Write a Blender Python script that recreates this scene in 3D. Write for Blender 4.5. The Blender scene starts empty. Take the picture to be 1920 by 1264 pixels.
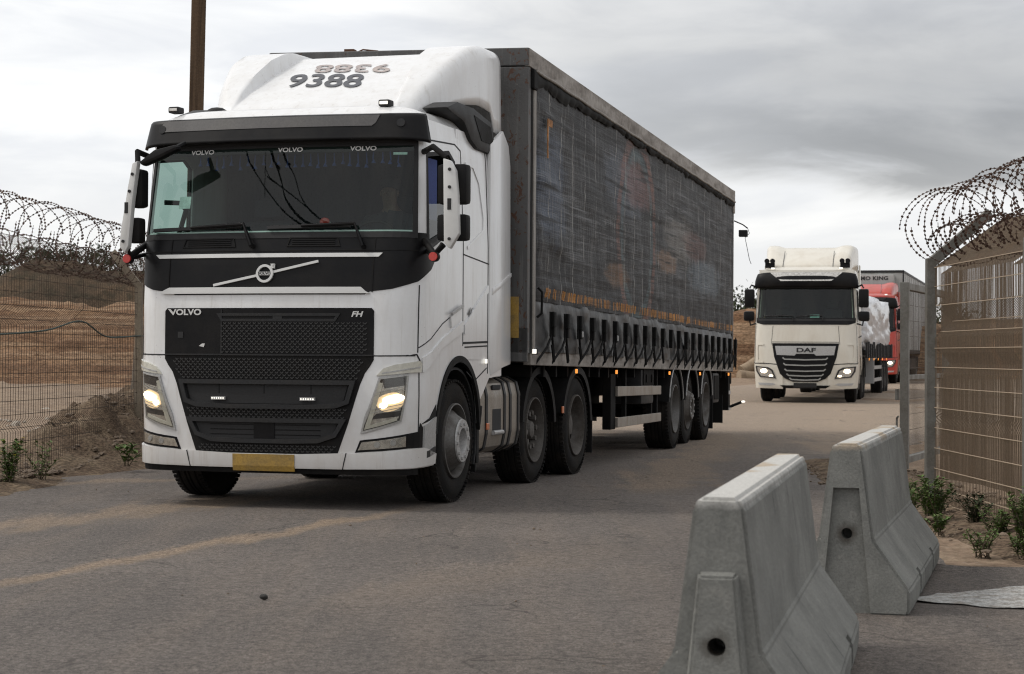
import bpy, bmesh, math, random
from mathutils import Vector, Matrix, noise
random.seed(7)
R = math.radians; PI = math.pi
scene = bpy.context.scene
C = scene.collection

# ------------------------------------------------------------------ camera
cd = bpy.data.cameras.new('camera'); cam = bpy.data.objects.new('camera', cd); C.objects.link(cam)
cam.location = (0, 0, 1.262)
cd.sensor_width = 36; cd.lens = 3570/1920*36
cd.clip_start = .1; cd.clip_end = 3000
cam.rotation_euler = (Matrix.Rotation(PI/2+.0094, 3, 'X') @ Matrix.Rotation(.006, 3, 'Z')).to_euler()
cd.dof.use_dof = True; cd.dof.focus_distance = 16.5; cd.dof.aperture_fstop = 7.0
scene.camera = cam

# ------------------------------------------------------------------ sky: nishita behind an overcast cloud layer
w = bpy.data.worlds.new('World'); scene.world = w; w.use_nodes = True
nt = w.node_tree; N = nt.nodes; L = nt.links
for n in list(N): N.remove(n)
SUN_EL = R(50); SUN_AZ = R(271)
def nd(tree, t, **k):
    n = tree.nodes.new(t)
    for a, b in k.items(): setattr(n, a, b)
    return n
wo = nd(nt, 'ShaderNodeOutputWorld'); bg = nd(nt, 'ShaderNodeBackground'); bg.inputs[1].default_value = .1
sky = nd(nt, 'ShaderNodeTexSky', sky_type='NISHITA', sun_disc=False, sun_elevation=SUN_EL, sun_rotation=SUN_AZ)
tc = nd(nt, 'ShaderNodeTexCoord')
sep = nd(nt, 'ShaderNodeSeparateXYZ'); L.new(tc.outputs['Generated'], sep.inputs[0])
def mth(tree, op, a, b=None, c=None, clamp=False):
    n = nd(tree, 'ShaderNodeMath', operation=op, use_clamp=clamp)
    for i, v in enumerate((a, b, c)):
        if v is None: continue
        if isinstance(v, (int, float)): n.inputs[i].default_value = v
        else: tree.links.new(v, n.inputs[i])
    return n.outputs[0]
def ramp(tree, v, stops, interp='EASE'):
    n = nd(tree, 'ShaderNodeValToRGB'); cr = n.color_ramp; cr.interpolation = interp
    while len(cr.elements) < len(stops): cr.elements.new(.5)
    for e, (p, c) in zip(cr.elements, stops):
        e.position = p; e.color = (c, c, c, 1) if isinstance(c, (int, float)) else (*c, 1)
    tree.links.new(v, n.inputs[0]); return n.outputs[0]
def noi(tree, vec, scale, detail=4, rough=.55, dist=0):
    n = nd(tree, 'ShaderNodeTexNoise'); n.inputs['Scale'].default_value = scale; n.inputs['Detail'].default_value = detail
    n.inputs['Roughness'].default_value = rough; n.inputs['Distortion'].default_value = dist
    if vec is not None: tree.links.new(vec, n.inputs['Vector'])
    return n.outputs[0]
def mapn(tree, vec, scale=(1,1,1), loc=(0,0,0), rot=(0,0,0)):
    n = nd(tree, 'ShaderNodeMapping'); n.inputs['Scale'].default_value = scale; n.inputs['Location'].default_value = loc; n.inputs['Rotation'].default_value = rot
    tree.links.new(vec, n.inputs[0]); return n.outputs[0]
def mix(tree, f, a, b, blend='MIX'):
    n = nd(tree, 'ShaderNodeMix', data_type='RGBA', blend_type=blend)
    for i, v in ((0, f), (6, a), (7, b)):
        if isinstance(v, (int, float)): n.inputs[i].default_value = v if i == 0 else (v, v, v, 1)
        elif isinstance(v, (tuple, list)): n.inputs[i].default_value = (*v, 1) if len(v) == 3 else v
        else: tree.links.new(v, n.inputs[i])
    return n.outputs[2]
# cloud deck: seen in the direction of the sight line; a heavier grey band stands in the north-east
wv = mapn(nt, tc.outputs['Generated'], (1, 1, 2.6))
n1 = noi(nt, wv, 3.2, 6, .5, .3)
n2 = noi(nt, mapn(nt, tc.outputs['Generated'], (1.3, 1.3, 5.5), (3, 1, 2)), 5.5, 7, .55, .4)
az = mth(nt, 'ARCTAN2', sep.outputs[0], sep.outputs[1])        # 0 = north (+Y), + = east
azw = mth(nt, 'ADD', az, mth(nt, 'MULTIPLY', mth(nt, 'SUBTRACT', n1, .5), .22))
elw = mth(nt, 'ADD', sep.outputs[2], mth(nt, 'MULTIPLY', mth(nt, 'SUBTRACT', n2, .5), .07))
elw = mth(nt, 'ADD', elw, mth(nt, 'MULTIPLY', az, .05))
band = mth(nt, 'MULTIPLY', ramp(nt, mth(nt, 'MULTIPLY_ADD', azw, 1.0, .5), [(.44, 0), (.60, .75), (.72, 1), (.9, .3)]),
           ramp(nt, elw, [(.090, 0), (.112, 1), (.15, .72), (.23, .35)]))
bright = mix(nt, ramp(nt, n2, [(.36, 0), (.66, 1)]), (7.7, 7.85, 8.15), (9.6, 9.6, 9.55))
col = mix(nt, band, bright, (3.1, 3.15, 3.25))
# thinner, brighter cloud where the sun stands behind it
nrm = nd(nt, 'ShaderNodeVectorMath', operation='DOT_PRODUCT'); L.new(tc.outputs['Generated'], nrm.inputs[0])
sd = Vector((math.sin(SUN_AZ)*math.cos(SUN_EL), math.cos(SUN_AZ)*math.cos(SUN_EL), math.sin(SUN_EL)))
nrm.inputs[1].default_value = sd
glow = mth(nt, 'POWER', mth(nt, 'MAXIMUM', nrm.outputs['Value'], 0), 2.5)
col = mix(nt, mth(nt, 'MULTIPLY', glow, .6), col, (15, 14.6, 14), 'MIX')
col = mix(nt, ramp(nt, sep.outputs[2], [(0, 1), (.05, .35), (.12, 0)]), col, (8.3, 8.15, 7.9))
fin = mix(nt, .93, sky.outputs[0], col)
L.new(fin, bg.inputs[0]); L.new(bg.outputs[0], wo.inputs[0])

# ------------------------------------------------------------------ sun behind cloud
sl = bpy.data.lights.new('sun', 'SUN'); so = bpy.data.objects.new('sun', sl); C.objects.link(so)
sl.energy = 1.5; sl.angle = R(10); sl.color = (1, .95, .88)
so.rotation_euler = sd.to_track_quat('Z', 'Y').to_euler()
vs = scene.view_settings; vs.view_transform = 'Standard'; vs.look = 'None'; vs.exposure = 0.18; vs.gamma = 1
scene.cycles.use_denoising = True; scene.cycles.pixel_filter_type = 'BLACKMAN_HARRIS'; scene.cycles.filter_width = 1.15
scene.cycles.max_bounces = 8; scene.cycles.transparent_max_bounces = 24

# ------------------------------------------------------------------ materials
MATS = {}
def mat(name, base, rough=.6, metal=0, coat=0, dirt=None, dirt_amt=.4, dscale=(1,1,1), dnoise=4, fine=.12, fscale=60, bump=0, bscale=40, spec=.5):
    """painted / plastic / metal surface with its own wear: dirt = second colour in patches with a shape of their own"""
    m = bpy.data.materials.new(name); m.use_nodes = True; t = m.node_tree; p = t.nodes['Principled BSDF']
    tcn = nd(t, 'ShaderNodeTexCoord'); o = tcn.outputs['Object']
    c = base
    if dirt:
        f = noi(t, mapn(t, o, dscale), dnoise, 7, .62, .3)
        f = ramp(t, f, [(.42, 0), (.72, 1)], 'LINEAR'); f = mth(t, 'MULTIPLY', f, dirt_amt)
        c = mix(t, f, c, dirt)
    if fine:
        g = noi(t, o, fscale, 3, .6)
        g = ramp(t, g, [(.38, 1-fine), (.62, 1+fine)], 'LINEAR')
        c = mix(t, 1.0, c, g, 'MULTIPLY')
    if isinstance(c, tuple): p.inputs['Base Color'].default_value = (*c, 1)
    else: t.links.new(c, p.inputs['Base Color'])
    if dirt:
        rr = mth(t, 'ADD', mth(t, 'MULTIPLY', f, .35), rough, clamp=True); t.links.new(rr, p.inputs['Roughness'])
    else: p.inputs['Roughness'].default_value = rough
    p.inputs['Metallic'].default_value = metal
    p.inputs['Coat Weight'].default_value = coat; p.inputs['Coat Roughness'].default_value = .12
    p.inputs['Specular IOR Level'].default_value = spec
    if bump:
        b = nd(t, 'ShaderNodeBump'); b.inputs['Strength'].default_value = bump; b.inputs['Distance'].default_value = .02
        t.links.new(noi(t, o, bscale, 5, .6), b.inputs['Height']); t.links.new(b.outputs[0], p.inputs['Normal'])
    MATS[name] = m; return m
def emis(name, base, e, strength):
    m = mat(name, base, .3, fine=0); p = m.node_tree.nodes['Principled BSDF']
    p.inputs['Emission Color'].default_value = (*e, 1); p.inputs['Emission Strength'].default_value = strength; return m
def glassm(name, tint=(.75,.85,.82), refl=1.0, clear=.9, rough=.02):
    m = bpy.data.materials.new(name); m.use_nodes = True; t = m.node_tree
    for n in list(t.nodes): t.nodes.remove(n)
    out = nd(t, 'ShaderNodeOutputMaterial'); mx = nd(t, 'ShaderNodeMixShader'); tr = nd(t, 'ShaderNodeBsdfTransparent'); gl = nd(t, 'ShaderNodeBsdfGlossy')
    ge = nd(t, 'ShaderNodeNewGeometry'); dt = nd(t, 'ShaderNodeVectorMath', operation='DOT_PRODUCT'); t.links.new(ge.outputs['Incoming'], dt.inputs[0]); t.links.new(ge.outputs['Normal'], dt.inputs[1])
    sch = mth(t, 'MULTIPLY_ADD', mth(t, 'POWER', mth(t, 'SUBTRACT', 1, mth(t, 'ABSOLUTE', dt.outputs['Value']), clamp=True), 5), .95, .045)
    tr.inputs[0].default_value = (*tint, 1); gl.inputs['Roughness'].default_value = rough
    f = mth(t, 'MULTIPLY_ADD', sch, refl, 1-clear, clamp=True)
    t.links.new(f, mx.inputs[0]); t.links.new(tr.outputs[0], mx.inputs[1]); t.links.new(gl.outputs[0], mx.inputs[2]); t.links.new(mx.outputs[0], out.inputs[0])
    return m

white = mat('white_paint', (.66,.665,.67), .28, coat=.5, dirt=(.42,.38,.33), dirt_amt=.22, dscale=(2.2,2.2,.5), dnoise=3.2, fine=.012, fscale=30)
# road film, streaks and insect specks on the white cab
t = white.node_tree; p = t.nodes['Principled BSDF']; o = nd(t, 'ShaderNodeTexCoord').outputs['Object']; src = p.inputs['Base Color'].links[0].from_socket
vz_ = nd(t, 'ShaderNodeTexVoronoi'); vz_.inputs['Scale'].default_value = 16; t.links.new(o, vz_.inputs['Vector'])
c_ = mix(t, mth(t, 'MULTIPLY', ramp(t, vz_.outputs['Distance'], [(.045, 1), (.075, 0)]), ramp(t, noi(t, o, 3, 3, .5), [(.50, 0), (.60, .75)])), src, (.20,.17,.14))
st_ = noi(t, mapn(t, o, (9, 9, .6)), 2.0, 6, .7); c_ = mix(t, mth(t, 'MULTIPLY', ramp(t, st_, [(.54, 0), (.66, 1)]), .22), c_, (.33,.29,.245))
sz_ = nd(t, 'ShaderNodeSeparateXYZ'); t.links.new(o, sz_.inputs[0])
film = mth(t, 'MULTIPLY', ramp(t, mth(t, 'ADD', sz_.outputs[2], mth(t, 'MULTIPLY', mth(t, 'SUBTRACT', noi(t, o, 2.2, 6, .65), .5), 1.4)), [(.25, 1), (1.25, 0)]), .30)
c_ = mix(t, film, c_, (.33,.275,.22)); t.links.new(c_, p.inputs['Base Color'])
black = mat('black_paint', (.0055,.0055,.0065), .38, coat=.0, dirt=(.022,.020,.018), dirt_amt=.4, dnoise=3, fine=.1, spec=.14)
plas = mat('dark_plastic', (.0075,.0075,.008), .6, spec=.14, dirt=(.022,.019,.016), dirt_amt=.5, dnoise=5, bump=.1, bscale=300)
gplas = mat('grey_plastic', (.022,.0225,.024), .5, spec=.2, dirt=(.04,.035,.03), dirt_amt=.4, dnoise=5)
visg = mat('visor_grey', (.055,.052,.052), .4, dirt=(.085,.08,.07), dirt_amt=.4, dnoise=4)
dark = mat('interior_dark', (.014,.014,.015), .8)
under = mat('chassis_black', (.006,.006,.006), .75, dirt=(.022,.018,.015), dirt_amt=.6, dnoise=3, spec=.1)
chrome = mat('chrome', (.55,.55,.55), .25, 1, fine=.05)
silver = mat('silver_trim', (.36,.36,.36), .4, .25, dirt=(.3,.27,.24), dirt_amt=.3)
alu = mat('dirty_aluminium', (.27,.245,.215), .42, .5, dirt=(.25,.20,.15), dirt_amt=.7, dscale=(1,1,.4), dnoise=4)
rimm = mat('wheel_steel', (.12,.116,.112), .5, .3, dirt=(.07,.058,.048), dirt_amt=.8, dnoise=7)
rimd = mat('wheel_steel_dusty', (.085,.077,.070), .65, .1, dirt=(.045,.037,.030), dirt_amt=.8, dnoise=7)
def tyrem():
    m = mat('tyre_rubber', (.011,.0105,.0105), .8, spec=.12, dirt=(.040,.033,.027), dirt_amt=.6, dnoise=6, fine=.2, fscale=90, bump=.25, bscale=80)
    return m
tyre = tyrem()
lens = glassm('clear_lens', (.9,.9,.88), 1.0, .94, .05)
glass = glassm('windscreen_glass', (.60,.74,.69), .62, .995, .01)
sglass = glassm('side_glass', (.50,.60,.57), 1.0, .95, .01)
lampcol = mat('lamp_reflector', (.5,.48,.45), .25, .8, fine=.2, fscale=25)
lampon = emis('lit_headlamp', (.9,.8,.6), (1, .82, .56), 6.0)
lampglow = emis('lit_reflector', (.6,.5,.35), (1, .70, .38), .5)
ledon = emis('lit_marker', (.6,.6,.55), (1,.95,.85), .9)
amberon = emis('lit_amber_marker', (.6,.2,.03), (1,.36,.06), .9)
amber = mat('amber_lens', (.45,.10,.02), .3, coat=.5)
redm = mat('red_lens', (.42,.02,.012), .3, coat=.4)
yellow = mat('yellow_plate', (.33,.20,.035), .5, dirt=(.16,.115,.05), dirt_amt=.9, dnoise=6)
drl = mat('light_strip_cover', (.50,.49,.43), .25, .1, coat=.6, fine=.1, fscale=20)
rust = mat('rusty_steel', (.10,.042,.02), .8, dirt=(.05,.03,.02), dirt_amt=.7, dnoise=6)
red = mat('red_paint', (.42,.03,.015), .35, coat=.4, dirt=(.22,.07,.04), dirt_amt=.5, dnoise=2.5)
cream = mat('cream_white_paint', (.60,.57,.50), .32, coat=.4, dirt=(.42,.36,.28), dirt_amt=.5, dscale=(1,1,.35), dnoise=2.4, fine=.02)
paper = mat('paper', (.6,.7,.68), .8)
bluet = mat('blue_tassel', (.02,.04,.16), .8)
clothm = mat('dark_cloth', (.03,.032,.04), .9)
skin = mat('skin', (.15,.085,.06), .55)
fig = mat('number_grey', (.045,.048,.06), .5, dirt=(.09,.09,.09), dirt_amt=.4)
fig2 = mat('number_faded', (.30,.26,.25), .5, dirt=(.42,.36,.33), dirt_amt=.8, dnoise=5)
capw = mat('badge_silver', (.55,.55,.54), .4, .1, fine=.015, fscale=20)

# ------------------------------------------------------------------ mesh helpers
class MB:
    def __init__(s): s.bm = bmesh.new()
    def poly(s, pts): 
        try: return s.bm.faces.new([s.bm.verts.new(p) for p in pts])
        except ValueError: return None
    def box(s, x0, x1, y0, y1, z0, z1, bev=0, M=None):
        b = bmesh.new(); bmesh.ops.create_cube(b, size=1)
        for v in b.verts: v.co = Vector(((x0+x1)/2+v.co.x*(x1-x0), (y0+y1)/2+v.co.y*(y1-y0), (z0+z1)/2+v.co.z*(z1-z0)))
        if bev: bmesh.ops.bevel(b, geom=b.edges[:], offset=bev, segments=2, affect='EDGES', profile=.6)
        s.add(b, M); return s
    def add(s, b, M=None):
        if M is not None: bmesh.ops.transform(b, matrix=M, verts=b.verts)
        me = bpy.data.meshes.new('tmp'); b.to_mesh(me); b.free(); s.bm.from_mesh(me); bpy.data.meshes.remove(me)
    def prism(s, pts, a0, a1, axis='x', bev=0):
        """polygon pts in the two other axes, extruded a0..a1 along axis"""
        b = bmesh.new()
        f = {'x': lambda p, a: (a, p[0], p[1]), 'y': lambda p, a: (p[0], a, p[1]), 'z': lambda p, a: (p[0], p[1], a)}[axis]
        v0 = [b.verts.new(f(p, a0)) for p in pts]; v1 = [b.verts.new(f(p, a1)) for p in pts]
        b.faces.new(v0); b.faces.new(v1[::-1])
        n = len(pts)
        for i in range(n): b.faces.new((v0[i], v1[i], v1[(i+1)%n], v0[(i+1)%n]))
        bmesh.ops.recalc_face_normals(b, faces=b.faces)
        if bev: bmesh.ops.bevel(b, geom=b.edges[:], offset=bev, segments=2, affect='EDGES', profile=.6)
        s.add(b); return s
    def tube(s, pts, r, seg=8, cap=True, closed=False):
        pts = [Vector(p) for p in pts]; n = len(pts); rings = []
        up = None
        for i, p in enumerate(pts):
            a = pts[(i-1) % n] if (closed or i > 0) else p; b = pts[(i+1) % n] if (closed or i < n-1) else p
            t = (b-a); t = t.normalized() if t.length > 1e-9 else Vector((0,0,1))
            if up is None:
                up = Vector((0,0,1)) if abs(t.z) < .9 else Vector((1,0,0))
            u = (up - t*up.dot(t)); u = u.normalized() if u.length > 1e-6 else t.orthogonal().normalized()
            up = u; v = t.cross(u)
            rr = r(i/(n-1)) if callable(r) else r
            rings.append([s.bm.verts.new(p + (u*math.cos(k*2*PI/seg)+v*math.sin(k*2*PI/seg))*rr) for k in range(seg)])
        m = n if closed else n-1
        for i in range(m):
            A = rings[i]; B = rings[(i+1) % n]
            for k in range(seg): s.bm.faces.new((A[k], A[(k+1)%seg], B[(k+1)%seg], B[k]))
        if cap and not closed:
            s.bm.faces.new(rings[0][::-1]); s.bm.faces.new(rings[-1])
        return s
    def lathe(s, prof, axis='x', c=(0,0,0), seg=48, skip=None, a0=0, a1=2*PI):
        """prof = (along axis, radius); skip(i, k) leaves a face out"""
        full = abs(a1-a0-2*PI) < 1e-6; nk = seg if full else seg+1; rings = []
        for (x, r) in prof:
            ring = []
            for k in range(nk):
                t = a0+(a1-a0)*k/seg; y, z = r*math.cos(t), r*math.sin(t)
                p = {'x': (x, y, z), 'y': (y, x, z), 'z': (y, z, x)}[axis]
                ring.append(s.bm.verts.new((p[0]+c[0], p[1]+c[1], p[2]+c[2])))
            rings.append(ring)
        for i in range(len(prof)-1):
            for k in range(seg):
                if skip and skip(i, k): continue
                k2 = (k+1) % nk if full else k+1
                try: s.bm.faces.new((rings[i][k], rings[i][k2], rings[i+1][k2], rings[i+1][k]))
                except ValueError: pass
        return s
    def cyl(s, a, b, r, seg=16): return s.tube([a, b], r, seg)
    def grid(s, f, nu, nv):
        g = [[s.bm.verts.new(f(i/nu, j/nv)) for j in range(nv+1)] for i in range(nu+1)]
        for i in range(nu):
            for j in range(nv): s.bm.faces.new((g[i][j], g[i+1][j], g[i+1][j+1], g[i][j+1]))
        return s
    def ball(s, c, rx, ry=None, rz=None, sub=2):
        b = bmesh.new(); bmesh.ops.create_icosphere(b, subdivisions=sub, radius=1)
        ry = ry or rx; rz = rz or rx
        for v in b.verts: v.co = Vector((c[0]+v.co.x*rx, c[1]+v.co.y*ry, c[2]+v.co.z*rz))
        s.add(b); return s
WARP = [None]
def build(mb, name, m, parent=None, smooth=False, angle=40, solid=0, recalc=True, warp=True):
    bm = mb.bm if isinstance(mb, MB) else mb
    if recalc: bmesh.ops.recalc_face_normals(bm, faces=bm.faces)
    if WARP[0] and warp:
        for v in bm.verts: v.co = WARP[0](v.co)
    if smooth:
        ca = R(angle)
        for f in bm.faces: f.smooth = True
        for e in bm.edges:
            if len(e.link_faces) == 2 and e.calc_face_angle(0) > ca: e.smooth = False
    me = bpy.data.meshes.new(name); bm.to_mesh(me); bm.free()
    o = bpy.data.objects.new(name, me); C.objects.link(o)
    for x in (m if isinstance(m, (list, tuple)) else [m]): me.materials.append(x)
    if parent: o.parent = parent
    if solid:
        md = o.modifiers.new('s', 'SOLIDIFY'); md.thickness = solid; md.offset = 0
    return o
def build2(mb, name, m, parent=None, *a, **k):
    """the same shape standing on both sides of the vehicle: one object per side"""
    out = []
    for sg in (1, -1):
        b = mb.bm.copy(); bmesh.ops.delete(b, geom=[v for v in b.verts if v.co.x*sg < 0], context='VERTS')
        out.append(build(b, name, m, parent, *a, **k))
    mb.bm.free(); return out
def tag(o, label=None, cat=None, group=None, kind=None):
    for k, v in (('label', label), ('category', cat), ('group', group), ('kind', kind)):
        if v: o[k] = v
    return o
def empty(name, loc, rz=0, label=None, cat=None, group=None):
    o = bpy.data.objects.new(name, None); C.objects.link(o); o.location = loc; o.rotation_euler = (0, 0, rz); o.empty_display_size = .2
    return tag(o, label, cat, group)
def copy_tree(o, parent=None):
    c = o.copy(); C.objects.link(c)
    if parent: c.parent = parent
    for ch in list(o.children): copy_tree(ch, c)
    return c
def lerp(t, pts):
    if t <= pts[0][0]: return pts[0][1]
    for (a, b), (c, d) in zip(pts, pts[1:]):
        if t <= c: return b+(d-b)*(t-a)/(c-a)
    return pts[-1][1]
def fbm(x, y, z=0, sc=1, o=4):
    return noise.fractal(Vector((x*sc, y*sc, z*sc)), .6, 2.1, o)

class Surf:
    """outer skin of a truck cab: s runs round the cab (0 = front centre), z is height"""
    def __init__(s, YF, WW, A0, YC, LC, BOW): s.YF, s.WW, s.A0, s.YC, s.LC, s.BOW = YF, WW, A0, YC, LC, BOW
    def P(k, s, z):
        w = lerp(z, k.WW); yf = lerp(z, k.YF); sg = 1 if s >= 0 else -1; a = abs(s)
        if a <= k.A0: return Vector((s, yf+k.BOW*(a/k.A0)**2, z))
        if a <= k.A0+k.LC:
            t = (a-k.A0)/k.LC*PI/2
            return Vector((sg*(k.A0+(w-k.A0)*math.sin(t)**.85), k.YC-(k.YC-yf-k.BOW)*max(0, math.cos(t))**.85, z))
        return Vector((sg*w, k.YC+a-k.A0-k.LC, z))
    def nrm(k, s, z):
        e = .004
        n = (k.P(s+e, z)-k.P(s-e, z)).cross(k.P(s, z+e)-k.P(s, z-e))
        return n.normalized()
    def at(k, s, z, off=0): return k.P(s, z)+k.nrm(s, z)*off
    def side(k, y): return y-k.YC+k.A0+k.LC
def patch(sf, poly, off=.004, thick=.01, step=.06, zstep=.12, holes=(), mb=None, flip=False, fn=None):
    b = bmesh.new()
    if flip: poly = [(-p[0], p[1]) for p in poly]; holes = [[(-p[0], p[1]) for p in h] for h in holes]
    f = b.faces.new([b.verts.new((p[0], p[1], 0)) for p in poly])
    def cut(co, no):
        bmesh.ops.bisect_plane(b, geom=b.verts[:]+b.edges[:]+b.faces[:], plane_co=co, plane_no=no, dist=1e-5)
    s0, s1 = min(p[0] for p in poly), max(p[0] for p in poly); z0, z1 = min(p[1] for p in poly), max(p[1] for p in poly)
    k = math.ceil(s0/step)
    while k*step < s1:
        a = abs(k*step)
        if a < sf.A0+sf.LC+.05: cut((k*step, 0, 0), (1, 0, 0))
        k += 1
    zs = [z0+zstep*i for i in range(1, int((z1-z0)/zstep)+1)]+[p[0] for p in sf.YF]
    for z in zs:
        if z0+.01 < z < z1-.01: cut((0, z, 0), (0, 1, 0))
    for h in holes:
        n = len(h)
        for i in range(n):
            p, q = Vector((*h[i], 0)), Vector((*h[(i+1)%n], 0)); d = q-p
            cut(p, Vector((-d.y, d.x, 0)).normalized())
    if holes:
        def inside(pt, h):
            c = False
            for i in range(len(h)):
                (x1, y1), (x2, y2) = h[i], h[i-1]
                if (y1 > pt.y) != (y2 > pt.y) and pt.x < (x2-x1)*(pt.y-y1)/(y2-y1)+x1: c = not c
            return c
        dl = [f for f in b.faces if any(inside(f.calc_center_median(), h) for h in holes)]
        bmesh.ops.delete(b, geom=dl, context='FACES')
    bmesh.ops.remove_doubles(b, verts=b.verts, dist=1e-5)
    bmesh.ops.triangulate(b, faces=[f for f in b.faces if len(f.verts) > 4])
    b.normal_update()
    top = {}; bot = {}
    out = mb.bm if mb else bmesh.new()
    fn = fn or (lambda s, z, o: sf.at(s, z, o))
    for v in b.verts:
        top[v] = out.verts.new(fn(v.co.x, v.co.y, off))
        if thick: bot[v] = out.verts.new(fn(v.co.x, v.co.y, off-thick))
    for f in b.faces:
        vs = list(f.verts)
        if f.normal.z < 0: vs = vs[::-1]
        out.faces.new([top[v] for v in vs])
        if thick: out.faces.new([bot[v] for v in vs[::-1]])
    if thick:
        for e in b.edges:
            if len(e.link_faces) == 1:
                p, q = e.verts
                try: out.faces.new((top[p], top[q], bot[q], bot[p]))
                except ValueError: pass
    b.free()
    return mb if mb else out
def spatch(sf, poly, name, m, parent, smooth=True, **k):
    mb = MB(); patch(sf, poly, mb=mb, **k); return build(mb, name, m, parent, smooth)
def stroke(sf, pts, w, off=.008, thick=.012, closed=False, mb=None):
    """ribbon of width w along a path on the skin"""
    mb = mb or MB(); n = len(pts); P = [Vector((*p, 0)) for p in pts]; Ls = []
    dense = []
    for i in range(n if closed else n-1):
        a, b = P[i], P[(i+1) % n]; m = max(1, int((b-a).length/.06))
        for j in range(m): dense.append(a.lerp(b, j/m))
    if not closed: dense.append(P[-1])
    P = dense; n = len(P)
    for i in range(n):
        a = P[i-1] if (closed or i > 0) else P[i]; b = P[(i+1) % n] if (closed or i < n-1) else P[i]
        d1 = (P[i]-a); d2 = (b-P[i]); d1 = d1.normalized() if d1.length > 1e-8 else d2.normalized(); d2 = d2.normalized() if d2.length > 1e-8 else d1
        t = (d1+d2).normalized(); nn = Vector((-t.y, t.x, 0)); sc = 1/max(.5, t.dot(d1)); q = nn*(w/2*sc)
        A, B = P[i]+q, P[i]-q
        Ls.append([mb.bm.verts.new(sf.at(A.x, A.y, off)), mb.bm.verts.new(sf.at(B.x, B.y, off)), mb.bm.verts.new(sf.at(B.x, B.y, off-thick)), mb.bm.verts.new(sf.at(A.x, A.y, off-thick))])
    for i in range(n if closed else n-1):
        a, b = Ls[i], Ls[(i+1) % n]
        for k in range(4): mb.bm.faces.new((a[k], b[k], b[(k+1)%4], a[(k+1)%4]))
    if not closed: mb.bm.faces.new(Ls[0]); mb.bm.faces.new(Ls[-1][::-1])
    return mb
def text_mb(txt, size, shear=0, bold=0, sx=1, depth=0, spacing=1):
    cu = bpy.data.curves.new('t', 'FONT'); cu.body = txt; cu.size = size; cu.shear = shear; cu.offset = bold; cu.align_x = 'CENTER'; cu.align_y = 'CENTER'; cu.space_character = spacing
    cu.resolution_u = 4
    o = bpy.data.objects.new('t', cu); C.objects.link(o); dg = bpy.context.evaluated_depsgraph_get(); dg.update()
    me = bpy.data.meshes.new_from_object(o.evaluated_get(dg)); bpy.data.objects.remove(o); bpy.data.curves.remove(cu)
    mb = MB(); mb.bm.from_mesh(me); bpy.data.meshes.remove(me)
    bmesh.ops.triangulate(mb.bm, faces=mb.bm.faces)
    for v in mb.bm.verts: v.co.x *= sx
    return mb
def text_on(sf, txt, size, s, z, name, m, parent, off=.012, flip=False, **k):
    mb = text_mb(txt, size, **k)
    for v in mb.bm.verts: v.co = sf.at(s+v.co.x, z+v.co.y, off)
    return build(mb, name, m, parent)
# ================================================================== GROUND AND SETTING
def gz(x, y):
    """height of the lie of the land (the road itself is flat close by and climbs very slightly far off)"""
    return .006*max(0, min(y, 140)-30)
def lots(lo, hi, n): return [lo+(hi-lo)*i/n for i in range(n+1)]
def ground_mat():
    m = bpy.data.materials.new('sandy_ground'); m.use_nodes = True; t = m.node_tree; p = t.nodes['Principled BSDF']
    o = nd(t, 'ShaderNodeTexCoord').outputs['Object']
    a = noi(t, o, .22, 6, .6); b = noi(t, o, 2.6, 8, .65); c = noi(t, o, 24, 6, .7)
    col = mix(t, ramp(t, a, [(.35, 0), (.65, 1)]), (.235,.168,.118), (.18,.132,.097))
    col = mix(t, ramp(t, b, [(.40, 0), (.66, 1)]), col, (.27,.205,.145))
    col = mix(t, 1, col, ramp(t, c, [(.3, .62), (.7, 1.3)]), 'MULTIPLY')
    vo = nd(t, 'ShaderNodeTexVoronoi'); vo.inputs['Scale'].default_value = 9; t.links.new(o, vo.inputs['Vector'])
    col = mix(t, ramp(t, vo.outputs['Distance'], [(.08, .55), (.16, 0)]), col, (.30,.26,.21))
    t.links.new(col, p.inputs['Base Color']); p.inputs['Roughness'].default_value = .95; p.inputs['Specular IOR Level'].default_value = .15
    bu = nd(t, 'ShaderNodeBump'); bu.inputs['Strength'].default_value = .8; bu.inputs['Distance'].default_value = .05
    t.links.new(mth(t, 'ADD', b, mth(t, 'MULTIPLY', c, .5)), bu.inputs['Height']); t.links.new(bu.outputs[0], p.inputs['Normal'])
    return m
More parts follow.
